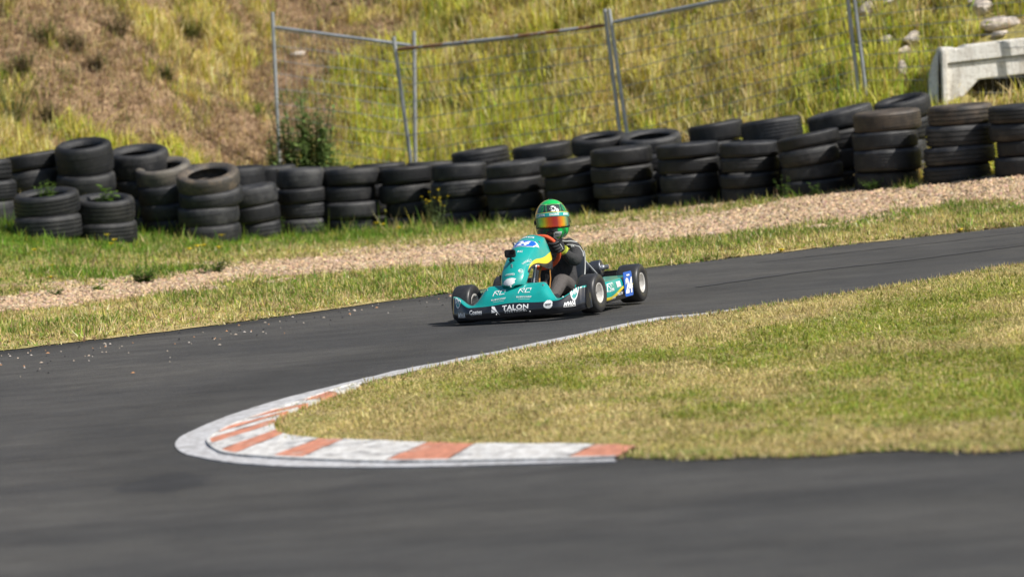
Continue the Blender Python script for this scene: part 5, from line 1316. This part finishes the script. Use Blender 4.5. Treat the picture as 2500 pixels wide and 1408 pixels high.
# gloves: palm, four curled fingers round the rim and a thumb along it
m_glove = flat('black_glove', (0.022, 0.022, 0.024), 0.75, var=0.3, vs_=60); m_pale = flat('pale_knuckle_print', (0.5, 0.5, 0.48), 0.7); m_lime = flat('lime_cuff', (0.42, 0.47, 0.05), 0.7)
def glove(H, s):
    out = su_ * s; tang = (sv_ * 0.97 - su_ * s * 0.25).normalized(); fwd = -ax      # away from the driver
    palm = H + out * 0.032 + ax * 0.012
    J = [(palm - tang * 0.032 + ax * 0.020, 0.024), (palm, (0.030, 0.033)), (palm + tang * 0.030, 0.024)]
    E = [(0, 1), (1, 2)]
    wrist = H + Vector((-0.062, s * 0.024, -0.026)); J.append((wrist, 0.027)); E.append((0, 3)); J.append((wrist + Vector((-0.03, 0.002 * s, -0.010)), 0.033)); E.append((3, 4))
    g = skin_body('glove', [(tuple(p), r_ if isinstance(r_, tuple) else (r_, r_)) for p, r_ in J], E, m_glove, drv, root=1)
    for k in range(4):
        tq = (-0.033 + 0.0225 * k); L = (0.9, 1.05, 1.0, 0.85)[k]
        b = H + tang * tq
        pts = [b + out * 0.034 + ax * 0.004, b + out * 0.040 * L + fwd * 0.024, b + out * 0.014 + fwd * 0.040 * L, b - out * 0.016 * L + fwd * 0.030, b - out * 0.022 + fwd * 0.006]
        skin_body('finger', [(tuple(p), (r_, r_)) for p, r_ in zip(pts, (0.0122, 0.0125, 0.0118, 0.0108, 0.0095))], [(0, 1), (1, 2), (2, 3), (3, 4)], m_glove, g, sub=1)
    th = [palm + tang * 0.012 + ax * 0.016, palm + tang * 0.040 + ax * 0.020 - out * 0.012, palm + tang * 0.060 + ax * 0.010 - out * 0.022]
    skin_body('thumb', [(tuple(p), (r_, r_)) for p, r_ in zip(th, (0.012, 0.0110, 0.0090))], [(0, 1), (1, 2)], m_glove, g, sub=1)
    b = H + out * 0.047 + fwd * 0.004
    MB().tube([b - tang * 0.034, b - tang * 0.01 + out * 0.003, b + tang * 0.016 + out * 0.002, b + tang * 0.034 - out * 0.006], 0.0042, 6).build('piping', m_pale, g)
    return g
gl = glove(HL, 1); gr_ = glove(HR, -1)
w0 = HL + Vector((-0.075, 0.030, -0.028)); dcf = (Vector(J[8][0]) - w0).normalized()
MB().tube([w0 + dcf * 0.006, w0 + dcf * 0.024], [0.0362, 0.0385], 16).build('lime_band', m_lime, gl)
# collar, shoulder strips and lettering on the suit
def shoulder_line(pts, r_, mat, name):
    return MB().tube(pts, r_, 6).build(name, mat, drv)
from mathutils.bvhtree import BVHTree
bvh = BVHTree.FromPolygons([tuple(c_) for c_ in co], [tuple(p.vertices) for p in me.polygons])
def snap(p, off=0.003):
    q, nrm, _, _ = bvh.find_nearest(Vector(p)); return q + nrm * off
m_strip = flat('pale_piping', (0.62, 0.62, 0.60), 0.7)
shoulder_line([snap(p) for p in ((-0.10, 0.10, 0.50), (-0.13, 0.16, 0.49), (-0.15, 0.22, 0.46), (-0.15, 0.27, 0.41), (-0.14, 0.28, 0.37))], 0.0035, m_strip, 'piping')
shoulder_line([snap(p) for p in ((-0.12, 0.05, 0.55), (-0.14, 0.10, 0.53), (-0.17, 0.15, 0.52), (-0.20, 0.19, 0.50))], 0.0045, m_strip, 'piping')
shoulder_line([snap(p) for p in ((-0.10, 0.03, 0.53), (-0.09, 0.06, 0.49), (-0.09, 0.09, 0.46))], 0.004, flat('yellow_piping', (0.7, 0.62, 0.1), 0.7), 'piping')
V2, F2, _ = glyphs('OTK', 0.03)
pts = []
for x_, y_ in V2:
    p = Vector((-0.115, 0.155, 0.485)) + Vector((-0.35, 0.85, -0.35)) * x_ * 0.022 + Vector((-0.45, 0.0, 0.55)) * y_ * 0.03
    pts.append(snap(p, 0.004))
link('lettering', mesh_py('lettering', pts, F2), m_strip, drv)

# ---- helmet -----------------------------------------------------------------
HC = Vector((-0.135, 0.030, 0.668)); HYAW = R(20) + R(6)          # turned towards the camera
hel = empty('helmet', HC, (R(-2), R(-5), HYAW)); hel.parent = drv
def hsurf(az, el, k=1.0):
    """az 0 = forward, +left; el -90..90 degrees"""
    a, e = R(az), R(el); ce = math.cos(e)
    x = math.cos(a) * ce; y = math.sin(a) * ce; z = math.sin(e)
    rx, ry, rz = 0.142, 0.122, 0.140
    X, Y, Z = x * rx, y * ry, z * rz
    if z < 0:                                   # chin bar juts forward, sides drop straighter
        f = -z
        Y *= 1 + 0.10 * f; X *= 1 + 0.20 * f if x > 0 else 1.0
        m_ = 0.985
        Z = -min(f, m_) * 0.158
        Y *= 1.0 + 0.35 * f ** 2; X *= 1 + 0.30 * f ** 2
    if x < 0: X *= 1.04
    return Vector((X, Y, Z)) * k
def sheet(name, az0, az1, el0, el1, na, ne, k, mat, parent, colf=None, shape=None, thick=None):
    V, C = [], []
    for i in range(ne):
        for j in range(na):
            az = az0 + (az1 - az0) * j / (na - 1); q = i / (ne - 1)
            lo, hi = (el0, el1) if shape is None else shape(az)
            el = lo + (hi - lo) * q
            V.append(hsurf(az, el, k)); C.append(colf(az, el) if colf else (1, 1, 1))
    me = mesh_np(name, np.array([tuple(v) for v in V]), np.array(grid_faces(ne, na)).ravel(), np.full((ne - 1) * (na - 1), 4), col=np.array(C))
    o = link(name, me, mat, parent, smooth=True)
    if thick: md = o.modifiers.new('t', 'SOLIDIFY'); md.thickness = thick; md.offset = 1
    return o
HG, HK, HT = (0.010, 0.52, 0.095), (0.030, 0.042, 0.040), (0.012, 0.13, 0.055)
def hcol(az, el):
    w = el + 3 * math.sin(R(az * 4))
    if el > 52 - 6 * math.cos(R(az)): return HG
    if abs(el - (50 - 6 * math.cos(R(az)))) < 1.4: return (0.25, 0.6, 0.2)
    if el > 5:
        s = abs(az)
        if 38 < s < 62 + (el - 20) * 0.5 and el < 42: return HT if (int((s + el * 0.7) / 7) % 2) else (0.02, 0.30, 0.07)
        if abs(s - (26 + 0.22 * (el - 15))) < 1.6: return (0.04, 0.30, 0.10)
        return HK
    if el < -26:
        d = az * 0.6 + (-el - 26) * 1.2
        if az > 8 and int((az + el) / 9) % 3 != 0: return HG
        if az < -18 and int((az - el) / 10) % 3 == 0: return HT
        return (0.05, 0.055, 0.055) if az < 8 else (0.012, 0.20, 0.05)
    return HK
t = NT('helmet_paint'); t.base(t.attr('Col')); t.set(Roughness=0.22); t.b.inputs['Coat Weight'].default_value = 0.8; t.b.inputs['Coat Roughness'].default_value = 0.05; m_hel = t.m
sheet('shell', -180, 180, -80, 90, 145, 86, 1.0, m_hel, hel, hcol)
# eye port frame and visor
def vshape(az): c_ = math.cos(R(az * 0.9)); return (-27 + 7 * (1 - c_), 9 - 4 * (1 - c_) * 1.6)
def fshape(az): a_, b_ = vshape(az); return (a_ - 3.0, b_ + 2.0)
m_gasket = flat('visor_gasket', (0.012, 0.012, 0.013), 0.5)
sheet('visor_frame', -80, 80, 0, 0, 61, 14, 1.006, m_gasket, hel, shape=fshape, thick=0.002)
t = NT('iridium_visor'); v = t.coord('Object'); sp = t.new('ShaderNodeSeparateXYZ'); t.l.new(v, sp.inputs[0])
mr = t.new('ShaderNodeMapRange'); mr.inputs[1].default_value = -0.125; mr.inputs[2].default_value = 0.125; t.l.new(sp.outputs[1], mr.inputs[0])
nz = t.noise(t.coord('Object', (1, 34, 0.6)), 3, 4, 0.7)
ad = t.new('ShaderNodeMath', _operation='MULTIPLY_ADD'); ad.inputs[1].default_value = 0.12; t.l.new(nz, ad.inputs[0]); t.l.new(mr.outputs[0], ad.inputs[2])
cc = t.ramp(ad.outputs[0], [(0.10, (0.04, 0.16, 0.10)), (0.19, (0.30, 0.50, 0.05)), (0.27, (0.85, 0.62, 0.03)), (0.36, (0.85, 0.18, 0.02)), (0.52, (0.55, 0.05, 0.03)), (0.62, (0.42, 0.05, 0.035)), (0.74, (0.90, 0.22, 0.02)), (0.85, (0.80, 0.50, 0.03)), (0.94, (0.20, 0.42, 0.30)), (1.0, (0.03, 0.08, 0.10))])  # iridium tint, with the visor's streaky reflections painted in as fixed coloured bands
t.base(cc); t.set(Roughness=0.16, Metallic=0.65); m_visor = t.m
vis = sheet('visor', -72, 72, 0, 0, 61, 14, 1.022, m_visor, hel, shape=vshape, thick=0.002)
# tear-off strip across the top of the visor, yellow line above it
sheet('visor_strip', -74, 74, 0, 0, 61, 8, 1.034, m_teal, hel, shape=lambda az: (2.5 - 1.5 * (1 - math.cos(R(az))), 14.5 - 2 * (1 - math.cos(R(az)))), thick=0.0015)
sheet('yellow_line', -74, 74, 0, 0, 61, 4, 1.012, m_yel, hel, shape=lambda az: (14.8 - 2 * (1 - math.cos(R(az))), 16.5 - 2 * (1 - math.cos(R(az)))), thick=0.0015)
def hP(s, t_): return tuple(hsurf(s, t_, 1.0))
def hlay(az, el, geo, size, mat, name='lettering', off=0.003, **kw):
    return lay(hP, az, el, geo, size, mat, hel, name, off=off, **kw)
hlay(0, 8.5, glyphs('RACING', 0.03, 0.2), 0.017, m_white, off=0.0072, stretch=0.8)
hlay(-44, 8.5, glyphs('MWA', 0.04, 0.35), 0.017, m_white, off=0.0072); hlay(44, 8.5, glyphs('MWA', 0.04, 0.35), 0.017, m_white, off=0.0072)
hlay(-2, 27, disc(26), 0.046, m_white, 'emblem', off=0.003); hlay(-2, 27, glyphs('DK', 0.05), 0.026, m_gasket, off=0.0045, stretch=0.8)
hlay(9, -50, rrect(1.15, 1, 0.08), 0.050, m_white, 'chin_sticker', off=0.003); hlay(9, -50, RCG, 0.020, m_gasket, off=0.0045)
sheet('chin_vent', -14, -2, -42, -36, 8, 4, 1.012, m_gasket, hel, thick=0.003)
MB().lathe([(0.001, -0.0), (0.016, -0.001), (0.016, 0.008), (0.001, 0.010)], 16, 'Y', hsurf(88, -8, 1.0)).build('visor_pivot', m_gasket, hel)
MB().lathe([(0.001, 0.0), (0.016, 0.001), (0.016, -0.008), (0.001, -0.010)], 16, 'Y', hsurf(-88, -8, 1.0)).build('visor_pivot', m_gasket, hel)
MB().box((-0.02, 0, 0.141), (0.06, 0.03, 0.012), bev=0.005).build('top_vent', m_hel, hel)
